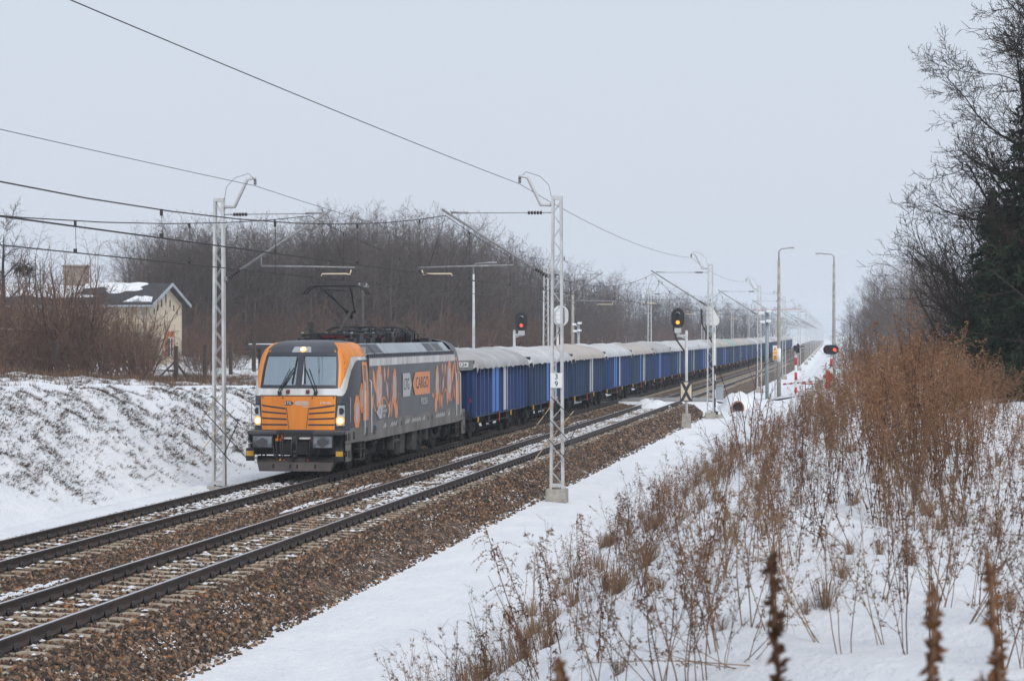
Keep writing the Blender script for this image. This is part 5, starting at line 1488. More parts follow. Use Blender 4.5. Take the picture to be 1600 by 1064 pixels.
for k in range(150):
    t_ = rnd.uniform(.35, .98); yy = rnd.uniform(1.5, LN)
    if mnoise.noise(Vector((t_ * 2, yy * .35, 3))) + (yy - 4) * .05 + (t_ - .5) * .5 < -.02: continue
    x_ = -ov + (GW / 2 + ov) * t_; z_ = EV - ov * sl_ + (RG - EV + ov * sl_) * t_ + .15
    a, c = rnd.uniform(.25, .6), rnd.uniform(.5, 1.4)
    sn.add([(x_ + a * math.cos(q) * rnd.uniform(.7, 1), yy + c * math.sin(q), z_ + a * math.cos(q) * sl_ * .8) for q in [j * math.pi / 4 for j in range(8)]] + [(x_, yy, z_ + .06)], [(j, (j + 1) % 8, 8) for j in range(8)], 0, True)
for yy in (.3, .9): sn.add([(-ov + .1, yy - .6, EV - ov * sl_ + .17), (.7, yy - .3, EV + .7 * sl_ + .17), (.9, yy + .4, EV + .9 * sl_ + .17), (-ov + .1, yy + 1.2, EV - ov * sl_ + .17)], [(0, 1, 2, 3)])
sno = sn.build('roof_snow', M['snow'], ro); fixn(sno)
gt = MB(); gt.tube([(-ov - .05, -.5, EV - ov * sl_), (-ov - .05, LN + .5, EV - ov * sl_)], .08, 6); gt.tube([(-ov, .3, EV - .2), (-.1, .35, EV - .9), (-.1, .35, 0)], .06, 6)
for sg in (0, 1): gt.bar((-ov if not sg else GW + ov, -.52, EV - ov * sl_ + .06), (GW / 2, -.52, RG + .06), .05, .22)
gt.build('roof_gutter', M['panel'], ro)
for k, xo in enumerate((0, -.85, .85, -1.6, 1.6, -2.3, 2.3)):
    hgt = (.62, .5, .5, .42, .42, .36, .36)[k]; zc_ = EV + .35 - .33 * (abs(xo) / .8)
    MB().box(GW / 2 + xo - .11, GW / 2 + xo + .11, -.012, -.004, zc_ - hgt / 2, zc_ + hgt / 2).build('gable_slot', M['roofing'], house)
MB().box(GW / 2 - .1, GW / 2 + .1, -.012, -.004, EV - .75, EV - .5).build('gable_slot', M['roofing'], house)
wz = 3.98 - (537 - 522) * 160 / F_PX - zg
wf = MB(); wf.box(GW * .62 - .95, GW * .62 + .95, -.03, -.004, wz - .9, wz + .85); wo = wf.build('window', M['brickor'], house)
MB().box(GW * .62 - .5, GW * .62 + .5, -.05, -.031, wz - .9, wz + .45).build('pane', M['pane'], wo)
q = MB(); q.box(GW * .62 - .06, GW * .62 + .06, -.07, -.051, wz - .9, wz + .45); q.box(GW * .62 + .44, GW * .62 + .56, -.07, -.051, wz - .9, wz + .45); q.box(GW * .62 - .52, GW * .62 + .52, -.07, -.051, wz + .38, wz + .46); q.build('window_frame', M['plate'], wo)
ck = MB(); ck.cbox(GW / 2 - .5, GW / 2 + .5, 6.0, 7.6, RG - .6, RG + 1.35, .02); ck.cbox(GW / 2 - .58, GW / 2 + .58, 5.9, 7.7, RG + 1.352, RG + 1.48, .02); ck.build('chimney', mat('chimney_render', (.33, .27, .22), .9, var=.15, bump=.15), ro)
x, y = at(8, 120); zg = gz(x, y)
ob = thing('outbuilding', 'low white outbuilding with a dark window, half hidden by bushes beside the house', 'outbuilding', (x, y, zg), R(12))
MB().box(-4, 1.0, 0, 4, -.3, 2.35).build('outbuilding_wall', M['white'], ob)
q = MB(); q.prism([(-4.3, 2.352), (1.3, 2.352), (1.3, 2.47), (-4.3, 2.75)], 'y', -.4, 4.4); q.build('roof', M['roofing'], ob)
q = MB(); q.prism([(-4.3, 2.755), (1.3, 2.475), (1.3, 2.55), (-4.3, 2.84)], 'y', -.4, 4.4); q.build('roof_snow', M['snow'], ob)
q = MB(); q.box(-.55, .45, -.03, -.004, .85, 1.85); wo = q.build('window', M['plate'], ob); MB().box(-.46, .36, -.04, -.031, .93, 1.77).build('pane', M['pane'], wo)
x, y = at(405, 150); zg = gz(x, y)
sh = thing('open_shelter', 'dark flat roofed shelter on posts, peeping out behind the locomotive cab', 'shelter', (x, y, zg))
zt_ = 3.98 - (545 - 522) * 150 / F_PX - zg
for a in (-.4, 3.4):
    for c in (0, 1.6): MB().cbox(a - .09, a + .09, c - .09, c + .09, -.3, zt_, .01).build('shelter_post', M['rail_side'], sh)
MB().cbox(-.7, 3.8, -.3, 2.0, zt_, zt_ + .28, .02).build('roof', M['roofing'], sh); MB().box(-.65, 3.75, -.25, 1.95, zt_ + .285, zt_ + .34).build('roof_snow', M['snow'], sh)
fx, fy = at(275, 116)
fn = thing('wire_fence', 'rusty post and wire fence along the top of the snow bank', 'fence', (fx, fy, gz(fx, fy)))
fpos = [at(163, 112), at(275, 116), at(320.5, 124), at(360.5, 132), at(397, 140), at(90, 110)]
for (x, y) in fpos:
    z0 = gz(x, y) - gz(fx, fy)
    MB().cbox(x - fx - .10, x - fx + .10, y - fy - .10, y - fy + .10, z0 - .3, z0 + 1.95, .01).build('fence_post', M['rail_side'], fn)
MB().bar((0.05, 0, 1.25), (-1.15, -.3, .0), .09, .09).bar((.05, .1, 1.0), (.45, 1.2, .0), .08, .08).build('fence_brace', M['rail_side'], fn)
q = MB(); od = sorted(fpos)
for a, c in zip(od[:-1], od[1:]):
    for hgt in (.35, .8, 1.25, 1.5): q.tube([(a[0] - fx, a[1] - fy, gz(*a) - gz(fx, fy) + hgt), (c[0] - fx, c[1] - fy, gz(*c) - gz(fx, fy) + hgt)], .006, 4)
q.build('fence_wire', M['rail_side'], fn)
x, y = at(567, 190); t = thing('utility_pole', 'weathered wooden pole with insulators at the foot of the wood, above the pantograph', 'utility pole', (x, y, gz(x, y)))
hgt = 3.98 + (522 - 441) * 190 / F_PX - gz(x, y)
MB().tube([(0, 0, -.3), (0, 0, hgt)], [.14, .1], 8).build('pole', M['under2'], t)
q = MB()
for k in range(3): q.disc((-.3 + .3 * k, 0, hgt - .3), (0, 0, 1), .08, .25, 8)
q.box(-.5, .5, -.05, .05, hgt - .4, hgt - .3); q.build('crossarm', M['steel'], t)
x, y = at(1190, 1150)
t = thing('tower_crane', 'faint red tower crane far beyond the train in the haze', 'crane', (x, y, 0))
MB().bar((0, 0, 0), (0, 0, 17.5), 1.0, 1.0).build('mast', mat('haze_paled_red', (.5, .22, .2), .6), t)  # red paled, so part of the distance haze sits in the colour
MB().bar((-5, 0, 16.0), (20, 0, 16.6), .6, .7).build('jib', MATS['haze_paled_red'], t)
# ------------------------------------------------------------------ vegetation
M['bark'] = leafmat('bark_grey_brown', (0.098, 0.074, 0.064), (0.045, 0.034, 0.03))
M['bark_dark'] = leafmat('bark_dark', (0.068, 0.053, 0.042), (0.03, 0.024, 0.02))
M['brush'] = leafmat('brush_red_brown', (0.185, 0.112, 0.078), (0.06, 0.038, 0.032))
M['bark_light'] = leafmat('bark_pale', (0.15, 0.12, 0.105), (0.065, 0.05, 0.044))
M['needle'] = leafmat('spruce_needles', (0.05, 0.075, 0.042), (0.018, 0.028, 0.018))
M['rust'] = leafmat('dry_goldenrod', (0.35, 0.20, 0.115), (0.12, 0.062, 0.036))
M['straw'] = leafmat('dry_grass', (0.30, 0.195, 0.115), (0.12, 0.075, 0.05))
M['dkweed'] = leafmat('dark_weed', (0.21, 0.122, 0.075), (0.07, 0.041, 0.03))
M['deadgrass'] = leafmat('dead_dark_grass', (0.11, 0.07, 0.05), (0.03, 0.022, 0.02))
M['stem_brown'] = leafmat('goldenrod_stem', (0.16, 0.082, 0.048), (0.06, 0.031, 0.021))
M['spike'] = leafmat('spike_brown', (0.16, 0.078, 0.038), (0.05, 0.026, 0.017))
M['twig_red'] = leafmat('red_twig', (0.10, 0.045, 0.04), (0.05, 0.025, 0.022))
class TB_:
    def __init__(s): s.v = []; s.f = []; s.mi = []
    def seg(s, a, b_, r0, r1, n=3, mi=0):
        d = b_ - a
        if d.length < 1e-6: return
        d = d.normalized(); u = d.orthogonal().normalized(); w__ = d.cross(u); k = len(s.v)
        for p, r_ in ((a, r0), (b_, r1)):
            for j in range(n):
                an = 2 * math.pi * j / n; q = p + (u * math.cos(an) + w__ * math.sin(an)) * r_
                s.v.append((q.x, q.y, q.z))
        for j in range(n): s.f.append((k + j, k + (j + 1) % n, k + n + (j + 1) % n, k + n + j)); s.mi.append(mi)
    def tri(s, a, b_, c, mi=0):
        k = len(s.v); s.v += [tuple(a), tuple(b_), tuple(c)]; s.f.append((k, k + 1, k + 2)); s.mi.append(mi)
    def quad(s, a, b_, c, d, mi=0):
        k = len(s.v); s.v += [tuple(a), tuple(b_), tuple(c), tuple(d)]; s.f.append((k, k + 1, k + 2, k + 3)); s.mi.append(mi)
    def mesh(s, name, mats):
        me = bpy.data.meshes.new(name); me.from_pydata(s.v, [], s.f)
        for m in (mats if isinstance(mats, (list, tuple)) else [mats]): me.materials.append(m)
        me.polygons.foreach_set('material_index', s.mi); me.update(); return me
def rv(g, s_): return Vector((g.gauss(0, s_), g.gauss(0, s_), g.gauss(0, s_)))
def grow(T, g, p, d, L_, r_, depth, maxd, spec):
    n = spec['seg'][depth]; sides = spec['sides'][depth]; ch = spec['kids'][depth] if depth < maxd else 0
    pts = [p]; dirs = []
    for i in range(n):
        d = (d + rv(g, spec['wob'][depth]) + Vector((0, 0, spec['lift'][depth]))).normalized()
        p = p + d * (L_ / n); pts.append(p); dirs.append(d)
    rt = r_ * spec['taper'][depth]
    for i in range(n): T.seg(pts[i], pts[i + 1], lerp(r_, rt, i / n), lerp(r_, rt, (i + 1) / n), sides)
    az = g.uniform(0, 6.28)
    for k in range(ch):
        t = spec['start'][depth] + (1 - spec['start'][depth]) * (k + g.random()) / ch
        t = min(t, .999); i = int(t * n); q = pts[i].lerp(pts[i + 1], t * n - i); az += 2.4 + g.gauss(0, .4)
        dd = dirs[i]; u = dd.orthogonal().normalized(); w__ = dd.cross(u)
        side = u * math.cos(az) + w__ * math.sin(az)
        an = spec['ang'][depth] * g.uniform(.75, 1.25)
        nd = dd * math.cos(an) + side * math.sin(an)
        ln = L_ * spec['len'][depth] * g.uniform(.65, 1.2) * (1 - .55 * (t if depth == 0 else t * .6))
        rr_ = max(spec['rmin'], lerp(r_, rt, t) * spec['rr'][depth])
        grow(T, g, q, nd, ln, rr_, depth + 1, maxd, spec)
def tree_mesh(seed, H, r_, spec, maxd, m_, nstem=1, spread=0.0, name='tree'):
    g = random.Random(seed); T = TB_()
    for k in range(nstem):
        a = 2 * math.pi * k / max(1, nstem) + g.random()
        d = Vector((math.cos(a) * spread, math.sin(a) * spread, 1)).normalized() if nstem > 1 else Vector((g.gauss(0, .03), g.gauss(0, .03), 1))
        o = Vector((math.cos(a) * .12, math.sin(a) * .12, -.15)) if nstem > 1 else Vector((0, 0, -.2))
        grow(T, g, o, d.normalized(), H * (1 if nstem == 1 else g.uniform(.6, 1.05)), r_, 0, maxd, spec)
    return T.mesh(name, m_)
FOREST = dict(seg=[6, 4, 3, 2], sides=[6, 4, 3, 3], kids=[24, 7, 4, 0], wob=[.035, .10, .14, .16], lift=[.02, .05, .05, .03], taper=[.18, .3, .4, .5], start=[.14, .2, .15, 0],
              ang=[.75, .7, .7, .6], len=[.44, .46, .5, .5], rr=[.42, .55, .6, .6], rmin=.011)
BUSH = dict(seg=[5, 4, 3, 2], sides=[3, 3, 3, 3], kids=[6, 5, 3, 0], wob=[.12, .16, .18, .18], lift=[.03, .03, .02, 0], taper=[.3, .35, .5, .6], start=[.15, .15, .15, 0],
            ang=[.55, .7, .7, .6], len=[.55, .5, .5, .5], rr=[.6, .6, .7, .7], rmin=.006)
OAK = dict(seg=[7, 7, 5, 4, 3], sides=[9, 6, 4, 3, 3], kids=[16, 12, 9, 6, 0], wob=[.06, .12, .15, .17, .18], lift=[.03, .035, .03, .02, .02], taper=[.06, .22, .3, .35, .5], start=[.14, .14, .12, .1, 0],
           ang=[.80, .65, .65, .65, .6], len=[.50, .48, .46, .44, .5], rr=[.48, .5, .52, .55, .6], rmin=.0072)
def plant(me, name, label, cat, x, y, rz, sc_, group, z=None, tilt=0, ta=0):
    o = link(name, me); o.location = (x, y, gz(x, y) if z is None else z)
    o.rotation_euler = (tilt * math.cos(ta), tilt * math.sin(ta), rz); o.scale = (sc_, sc_, sc_) if not isinstance(sc_, tuple) else sc_
    return tag(o, label, cat, group)

# ---- the wood behind the train
FT = [tree_mesh(100 + k, 12.5, .13, FOREST, 3, M['bark_light'], name='bare_tree') for k in range(7)]
BS = [tree_mesh(200 + k, 2.6, .02, BUSH, 3, M['brush'], 6, .45, name='bare_bush') for k in range(5)]
g = random.Random(11)
# the wood's near edge, measured: image column, depth, height of the trees there
EDGE = [(196, 208, 10.0), (260, 202, 12.2), (350, 203, 12.3), (430, 208, 12.6), (520, 212, 14.3), (600, 218, 14.4), (700, 226, 14.4), (780, 240, 13.6), (850, 262, 12.6), (950, 330, 11.6), (1050, 405, 11.2), (1150, 520, 10.5), (1225, 690, 10)]
def edge_at(px): return float(np.interp(px, [e[0] for e in EDGE], [e[1] for e in EDGE])), float(np.interp(px, [e[0] for e in EDGE], [e[2] for e in EDGE]))
nft = 0
while nft < 268:
    px = g.uniform(196, 1225) if nft % 3 else g.uniform(196, 760)
    Z, hh = edge_at(px)
    Z += 26 * g.random() ** 1.5
    x, y = at(px, Z)
    sc_ = hh / 13.9 * g.uniform(.78, 1.06)
    plant(FT[g.randrange(7)], 'bare_tree', 'tall bare grey tree in the dense wood behind the train', 'tree', x, y, g.uniform(0, 6.28), (sc_ * 1.12, sc_ * 1.12, sc_), 'bare trees of the wood behind the train', None, g.gauss(0, .04), g.uniform(0, 6.28))
    nft += 1
# depth of the wood: the mass behind the trees one can tell apart
T = TB_(); g2 = random.Random(5)
MASS = dict(FOREST); MASS['kids'] = [16, 5, 3, 0]; MASS['seg'] = [4, 3, 2, 1]; MASS['sides'] = [4, 3, 3, 3]; MASS['rmin'] = .017
SAP = dict(MASS); SAP['kids'] = [9, 4, 0]; SAP['start'] = [.1, .1, 0, 0]; SAP['rmin'] = .014
for k in range(380):
    px = g2.uniform(215, 1200); Z, hh = edge_at(px); Z += g2.uniform(12, 70); x, y = at(px, Z)
    grow(T, g2, Vector((x, y, gz(x, y) - .2)), Vector((0, 0, 1)), hh * .80 * g2.uniform(.8, 1.0) * (Z / edge_at(px)[0]) ** .6, .13, 0, 3, MASS)
for k in range(1500):
    px = g2.uniform(200, 1180); Z, hh = edge_at(px); Z += g2.uniform(2, 55); x, y = at(px, Z)
    grow(T, g2, Vector((x, y, gz(x, y) - .2)), (Vector((0, 0, 1)) + rv(g2, .08)).normalized(), hh * g2.uniform(.28, .55), .045, 0, 2, SAP)
o = kind(link('distant_woods', T.mesh('distant_woods', M['bark'])), 'stuff')
YT_ = [tree_mesh(300 + k, 6.2, .07, BUSH, 3, M['brush'], 4, .35, name='small_tree') for k in range(3)]
# brushwood along the foot of the wood and round the house
nb = 0
def bush(x, y, sc_, label, group, me=None):
    return plant(me or BS[g.randrange(5)], 'bare_bush', label, 'bush', x, y, g.uniform(0, 6.28), sc_, group)
for k in range(150):
    px = g.uniform(280, 1120); Z = edge_at(px)[0] - g.uniform(2, 14); x, y = at(px, Z)
    bush(x, y, g.uniform(1.0, 2.1), 'reddish bare bush at the foot of the wood behind the train', 'bushes at the foot of the wood')
for k in range(36):
    px = g.uniform(-30, 232); Z = g.uniform(112, 142); x, y = at(px, Z)
    plant(YT_[k % 3], 'small_tree', 'tangled small bare tree standing among the brown bushes of the thicket', 'tree', x, y, g.uniform(0, 6), g.uniform(.7, 1.2) * (1.0 if px < 165 else .66), 'small trees among the thicket bushes')
for k in range(58):
    px = g.uniform(-30, 235); Z = g.uniform(108, 140); x, y = at(px, Z)
    bush(x, y, g.uniform(.9, 1.7), 'brown bare bush in the thicket before the cream house', 'bushes of the thicket before the cream house')
for k in range(40):
    px = g.uniform(225, 400); Z = 121 + max(0, px - 275) * .2 + g.uniform(0, 18); x, y = at(px, Z)
    if px < 292 and Z > 126: continue
    bush(x, y, g.uniform(.55, .95), 'low russet bush by the wire fence', 'bushes along the wire fence')
for k, (px, Z, sc_, lab) in enumerate(((60, 118, .85, 'spreading small bare tree over the thicket, beside the chimney'), (120, 122, .8, 'small bare tree rising in the thicket before the chimney'), (170, 124, .7, 'small bare tree bending before the house roof'), (20, 112, .8, 'tangled small bare tree before the white outbuilding'), (205, 120, .6, 'low branching bare tree before the house gutter'))):
    x, y = at(px, Z); plant(YT_[k % 3], 'small_tree', lab, 'tree', x, y, g.uniform(0, 6), sc_, 'small trees of the thicket')
OKL = tree_mesh(401, 6.0, .2, OAK, 3, M['bark'], name='bare_tree')
x, y = at(5, 150); plant(OKL, 'bare_tree', 'round crowned bare tree with a bird nest, rising above the thicket', 'tree', x, y, 0, 1.5, None)
nst = TB_(); gg = random.Random(3)
for k in range(260):
    p = rv(gg, .16); p.z *= .7; q = p + rv(gg, .12); nst.seg(p, q, .012, .006)
x, y = at(37, 118); o = link('bird_nest', nst.mesh('bird_nest', M['bark_dark'])); o.location = (x, y, 3.98 + (522 - 421) * 118 / F_PX); o.scale = (1.7, 1.7, 1.5); tag(o, 'dark ball of twigs lodged in the thicket branches', 'nest')
# thuja by the shelter
def conifer(seed, H, R_, n, m_, droop=.25, needle=.16, dens=26):
    g_ = random.Random(seed); T = TB_()
    T.seg(Vector((0, 0, -.3)), Vector((0, 0, H)), H * .014 + .03, .01, 6, 1)
    for k in range(n):
        t = (k + g_.random()) / n; z = H * (.04 + .95 * t); L_ = R_ * (1 - t) ** .8 * g_.uniform(.65, 1.12) + .12
        a = g_.uniform(0, 6.28); d = Vector((math.cos(a), math.sin(a), g_.uniform(-.1, .15)))
        p = Vector((0, 0, z)); prev = p; m = max(2, int(L_ / .45) + 1)
        for i in range(m):
            f = (i + 1) / m
            q = Vector((0, 0, z)) + d * (L_ * f) + Vector((0, 0, -droop * L_ * f * f + .12 * L_ * f ** 4))
            T.seg(prev, q, .02 * (1 - f) + .006, .02 * (1 - f) + .004, 3, 1)
            for j in range(int(dens * L_ / m / .45 * .5)):
                c = prev.lerp(q, g_.random()) + rv(g_, .04)
                e = (d * .5 + rv(g_, .8) + Vector((0, 0, -.55))).normalized() * needle * g_.uniform(.6, 1.6)
                sd_ = e.cross(rv(g_, 1)).normalized() * needle * .16
                T.quad(c - sd_, c + sd_, c + e + sd_ * .4, c + e - sd_ * .4, 0)
            prev = q
    return T.mesh('spruce', [m_, M['bark_dark']])
x, y = at(486, 165); plant(conifer(9, 3.2, .75, 90, M['needle'], .0, .14, 30), 'thuja_tree', 'small dark evergreen standing behind the locomotive roof', 'tree', x, y, 0, 1.0, None)

# ---- the tall trees beside the bank
OK1 = tree_mesh(421, 10.5, .24, OAK, 4, M['bark_dark'], name='oak_tree'); OK2 = tree_mesh(437, 10.5, .22, OAK, 4, M['bark_dark'], name='oak_tree')
plant(OK1, 'oak_tree', 'tall bare tree with branches reaching out over the bank', 'tree', 8.0, 56, 1.0, 1.32, None)
plant(OK2, 'oak_tree', 'tall bare tree standing close behind the reaching one, before the spruces', 'tree', 7.2, 58, 2.6, 1.25, None)
plant(OK1, 'oak_tree', 'bare tree with a broad low crown beside the spruces', 'tree', 7.0, 61, 3.9, .95, None)
plant(OK2, 'oak_tree', 'bare tree with fine twigs hanging low over the dry stand', 'tree', 8.3, 60, 5.4, .95, None)
plant(OK2, 'oak_tree', 'tall bare tree mixed with the spruce beside the bank', 'tree', 9.8, 66, 2.0, 1.55, None)
plant(OK2, 'oak_tree', 'bare tree leaning over the dry goldenrod, before the spruce', 'tree', 5.2, 62, 4.4, .95, None)
plant(OK1, 'oak_tree', 'tall bare tree deep behind the spruce', 'tree', 10.3, 80, 3.4, 1.35, None)
SP = conifer(21, 11.5, 2.9, 260, M['needle'], .32, .22, 34)
plant(SP, 'spruce_tree', 'dark green spruce tangled with bare branches beside the bank', 'tree', 4.5, 60, 0, .86, None)
plant(SP, 'spruce_tree', 'small dark green spruce low at the edge of the trees, over the goldenrod', 'tree', 3.4, 64, 1, .52, None)
plant(SP, 'spruce_tree', 'second dark spruce behind the bare oak', 'tree', 6.3, 62, 2, .95, None)
BT = [tree_mesh(500 + k, 4.2, .035, BUSH, 3, M['bark_dark'], 7, .42, name='bare_bush') for k in range(3)]
for k in range(60):
    y = g.uniform(56, 92); x = g.uniform(2.6 + (y - 50) * .03, 9.5)
    if y < 68 and x < 5.5: continue
    bush(x, y, g.uniform(1.0, 1.75), 'dark tangled bush under the tall trees beside the bank', 'bushes under the tall trees', BT[k % 3])
for k in range(6):
    y = g.uniform(105, 260); x = TX(-g.uniform(.4, 9), y)
    sc_ = g.uniform(.55, .85)
    plant(FT[k % 7], 'bare_tree', 'slender bare tree beyond the spruce, beside the crossing road', 'tree', x, y, g.uniform(0, 6.28), sc_, 'bare trees beyond the spruce')
for k in range(16):
    y = g.uniform(58, 96); x = g.uniform(4.2 + (y - 58) * .03, 11); sc_ = g.uniform(.7, 1.05)
    plant(FT[k % 7], 'bare_tree', 'straight bare tree crowded behind the oak and the spruce', 'tree', x, y, g.uniform(0, 6.28), (sc_ * 1.2, sc_ * 1.2, sc_), 'bare trees crowded behind the oak')
for k in range(34):
    px = g.uniform(1345, 1470); Z = g.uniform(125, 270); x, y = at(px, Z)
    hh = 3.98 + (522 - float(np.interp(px, [1320, 1345, 1385, 1440], [516, 500, 450, 415]))) * Z / F_PX - gz(x, y); sc_ = max(.2, hh / 11.6) * g.uniform(.75, 1.05)
    plant(FT[k % 7], 'bare_tree', 'slender bare tree beyond the spruce, beside the crossing road', 'tree', x, y, g.uniform(0, 6.28), (sc_ * 1.3, sc_ * 1.3, sc_), 'bare trees beyond the spruce')
for k in range(24):
    px = g.uniform(1318, 1470); Z = g.uniform(120, 240); x, y = at(px, Z)
    bush(x, y, g.uniform(.9, 1.6), 'brown bush beyond the goldenrod bank', 'bushes beyond the bank')
for k in range(10):
    y = g.uniform(100, 230); x = TX(g.uniform(-8, 1.0), y)
    bush(x, y, g.uniform(.7, 1.3), 'brown bush beyond the goldenrod bank', 'bushes beyond the bank')
for k in range(36):
    y = g.uniform(260, 640); x = TX(-g.uniform(-2, 18), y)
    plant(FT[k % 7], 'bare_tree', 'hazy bare tree far along the line', 'tree', x, y, g.uniform(0, 6.28), g.uniform(.5, .8), 'hazy trees far along the line')

# ---- dry plants on the bank
def goldenrod(seed, H=1.55, plume=True, leaves=26, mat_i=(0, 1)):
    g_ = random.Random(seed); T = TB_()
    lean = Vector((g_.gauss(0, .12), g_.gauss(0, .12), 1)).normalized()
    pts = [Vector((0, 0, -.05))]; d = lean
    for i in range(8):
        d = (d + rv(g_, .05)).normalized(); pts.append(pts[-1] + d * H / 8)
    for i in range(8): T.seg(pts[i], pts[i + 1], .0075 * (1 - i * .08), .0075 * (1 - (i + 1) * .08), 3, 1)
    def P(t): t = min(max(t, 0), .999) * 8; i = int(t); return pts[i].lerp(pts[i + 1], t - i)
    for k in range(leaves):
        t = g_.uniform(.12, .72); c = P(t); a = g_.uniform(0, 6.28)
        o = Vector((math.cos(a), math.sin(a), g_.uniform(-.5, .3))); L_ = g_.uniform(.035, .10)
        m1_ = c + o * L_ * .6; e = m1_ + Vector((o.x * .2, o.y * .2, -1)) * L_ * .7
        s_ = Vector((-o.y, o.x, g_.gauss(0, .5))) * L_ * .13
        T.quad(c, m1_ + s_, e, m1_ - s_, 1)
    if plume:
        side = g_.uniform(0, 6.28)
        for k in range(16):
            t = .60 + .40 * (k / 16); c = P(t); a = side + g_.gauss(0, 1.1)
            L_ = (.28 * (1 - (k / 16)) + .06) * g_.uniform(.7, 1.2)
            o = Vector((math.cos(a), math.sin(a), .55)); prev = c
            for j in range(5):
                f = (j + 1) / 5; q = c + o * L_ * f + Vector((0, 0, -L_ * .75 * f * f))
                T.seg(prev, q, .0022, .0016, 3, 0)
                for z in range(3):
                    w__ = prev.lerp(q, g_.random()) + rv(g_, .007); n1 = rv(g_, 1).normalized() * g_.uniform(.010, .023); n2 = rv(g_, 1).normalized() * g_.uniform(.007, .015)
                    T.tri(w__ + n1, w__ - n1 * .4 + n2, w__ - n2, 0)
                prev = q
    return T.mesh('goldenrod', [M['rust'], M['stem_brown']])
def thin_weed(seed, H=.9, br=7, heads=True, m_=None):
    g_ = random.Random(seed); T = TB_()
    sp = dict(seg=[6, 4, 2], sides=[3, 3, 3], kids=[br, 4, 0], wob=[.07, .14, .2], lift=[.02, .04, 0], taper=[.4, .5, .6], start=[.3, .2, 0], ang=[.6, .6, .5], len=[.45, .45, .5], rr=[.6, .7, .7], rmin=.0014)
    n0 = len(T.v); grow(T, g_, Vector((0, 0, -.05)), Vector((g_.gauss(0, .15), g_.gauss(0, .15), 1)).normalized(), H, .0048, 0, 2, sp)
    tips = [Vector(T.v[i]) for i in range(20, len(T.v), 18)]
    if heads:
        for p in tips:
            for z in range(3):
                n1 = rv(g_, 1).normalized() * g_.uniform(.008, .02); n2 = rv(g_, 1).normalized() * g_.uniform(.006, .014); q = p + rv(g_, .012)
                T.tri(q + n1, q - n1 + n2, q - n2, 0)
    return T.mesh('dry_weed', [m_ or M['dkweed']])
def grass_tuft(seed, n=46, H=.45, m_=None):
    g_ = random.Random(seed); T = TB_()
    for k in range(n):
        a = g_.uniform(0, 6.28); o = Vector((math.cos(a), math.sin(a), 0)); b0 = o * g_.uniform(0, .1) + Vector((0, 0, -.03)); L_ = H * g_.uniform(.5, 1.2); lean = g_.uniform(.15, .95)
        m1_ = b0 + o * L_ * .35 * lean + Vector((0, 0, L_ * .6)); e = b0 + o * L_ * .95 * lean + Vector((0, 0, L_ * (.95 - .55 * lean)))
        s_ = Vector((-o.y, o.x, 0)) * g_.uniform(.0018, .004)
        T.quad(b0 - s_, b0 + s_, m1_ + s_, m1_ - s_); T.tri(m1_ - s_, m1_ + s_, e)
    return T.mesh('grass_tuft', m_ or M['straw'])
def stalk_mesh(seed, H=1.0):
    g_ = random.Random(seed); T = TB_(); p = Vector((0, 0, -.05)); d = Vector((g_.gauss(0, .08), g_.gauss(0, .08), 1)).normalized()
    for i in range(7):
        d = (d + rv(g_, .04)).normalized(); q = p + d * H / 7; T.seg(p, q, .003, .0028, 3)
        if i > 3:
            for z in range(14):
                c = p.lerp(q, g_.random()); n1 = (rv(g_, 1) + Vector((0, 0, .8))).normalized() * g_.uniform(.02, .05); s_ = n1.orthogonal().normalized() * .003
                T.tri(c - s_, c + s_, c + n1)
        p = q
    return T.mesh('feather_stalk', M['straw'])
def clump(name, parts, r_, seed):
    """several stems rising from one root stock: one plant"""
    g_ = random.Random(seed); V, F_, MI = [], [], []
    for k, me_ in enumerate(parts):
        a = g_.uniform(0, 6.28); q = r_ * math.sqrt((k + .3) / len(parts)); ca, sa = math.cos(a * 3), math.sin(a * 3); n = len(V); ln = g_.gauss(0, .07), g_.gauss(0, .07); sc_ = g_.uniform(.75, 1.1)
        for v_ in me_.vertices:
            x_, y_, z_ = v_.co * sc_; V.append((x_ * ca - y_ * sa + q * math.cos(a) + ln[0] * z_, x_ * sa + y_ * ca + q * math.sin(a) + ln[1] * z_, z_))
        for p_ in me_.polygons: F_.append(tuple(i + n for i in p_.vertices)); MI.append(p_.material_index)
    me2 = bpy.data.meshes.new(name); me2.from_pydata(V, [], F_)
    for m_ in parts[0].materials: me2.materials.append(m_)
    me2.polygons.foreach_set('material_index', MI); me2.update(); return me2
G1 = [goldenrod(600 + k, 1.55 * (.82 + .07 * (k % 6))) for k in range(12)]
GR1 = G1[:6]
GR = [clump('goldenrod', [G1[(k + j * 5) % 12] for j in range(2 + k % 2)], .29, k) for k in range(6)]
D1 = [thin_weed(700 + k, .75 + .06 * k) for k in range(9)]
D2 = [thin_weed(740 + k, .7 + .07 * k, 5, True, M['straw']) for k in range(6)]
DW = [clump('dry_weed', [D1[(k + j * 4) % 9] for j in range(3)], .06, k + 40) for k in range(4)] + [clump('dry_weed', [D2[(k + j * 2) % 6] for j in range(3)], .06, k + 50) for k in range(2)]
GT = [grass_tuft(800 + k, 60 + 8 * k, .42) for k in range(4)]
DK = [goldenrod(900 + k, 1.15, False, 60) for k in range(3)]
SK = [stalk_mesh(950 + k) for k in range(3)]
g = random.Random(77)
def on_bank(px, Z, v=None): return at(px, Z)
ng_ = 0
lab_g = 'rust brown dry goldenrod in the dense stand on the snowy bank'
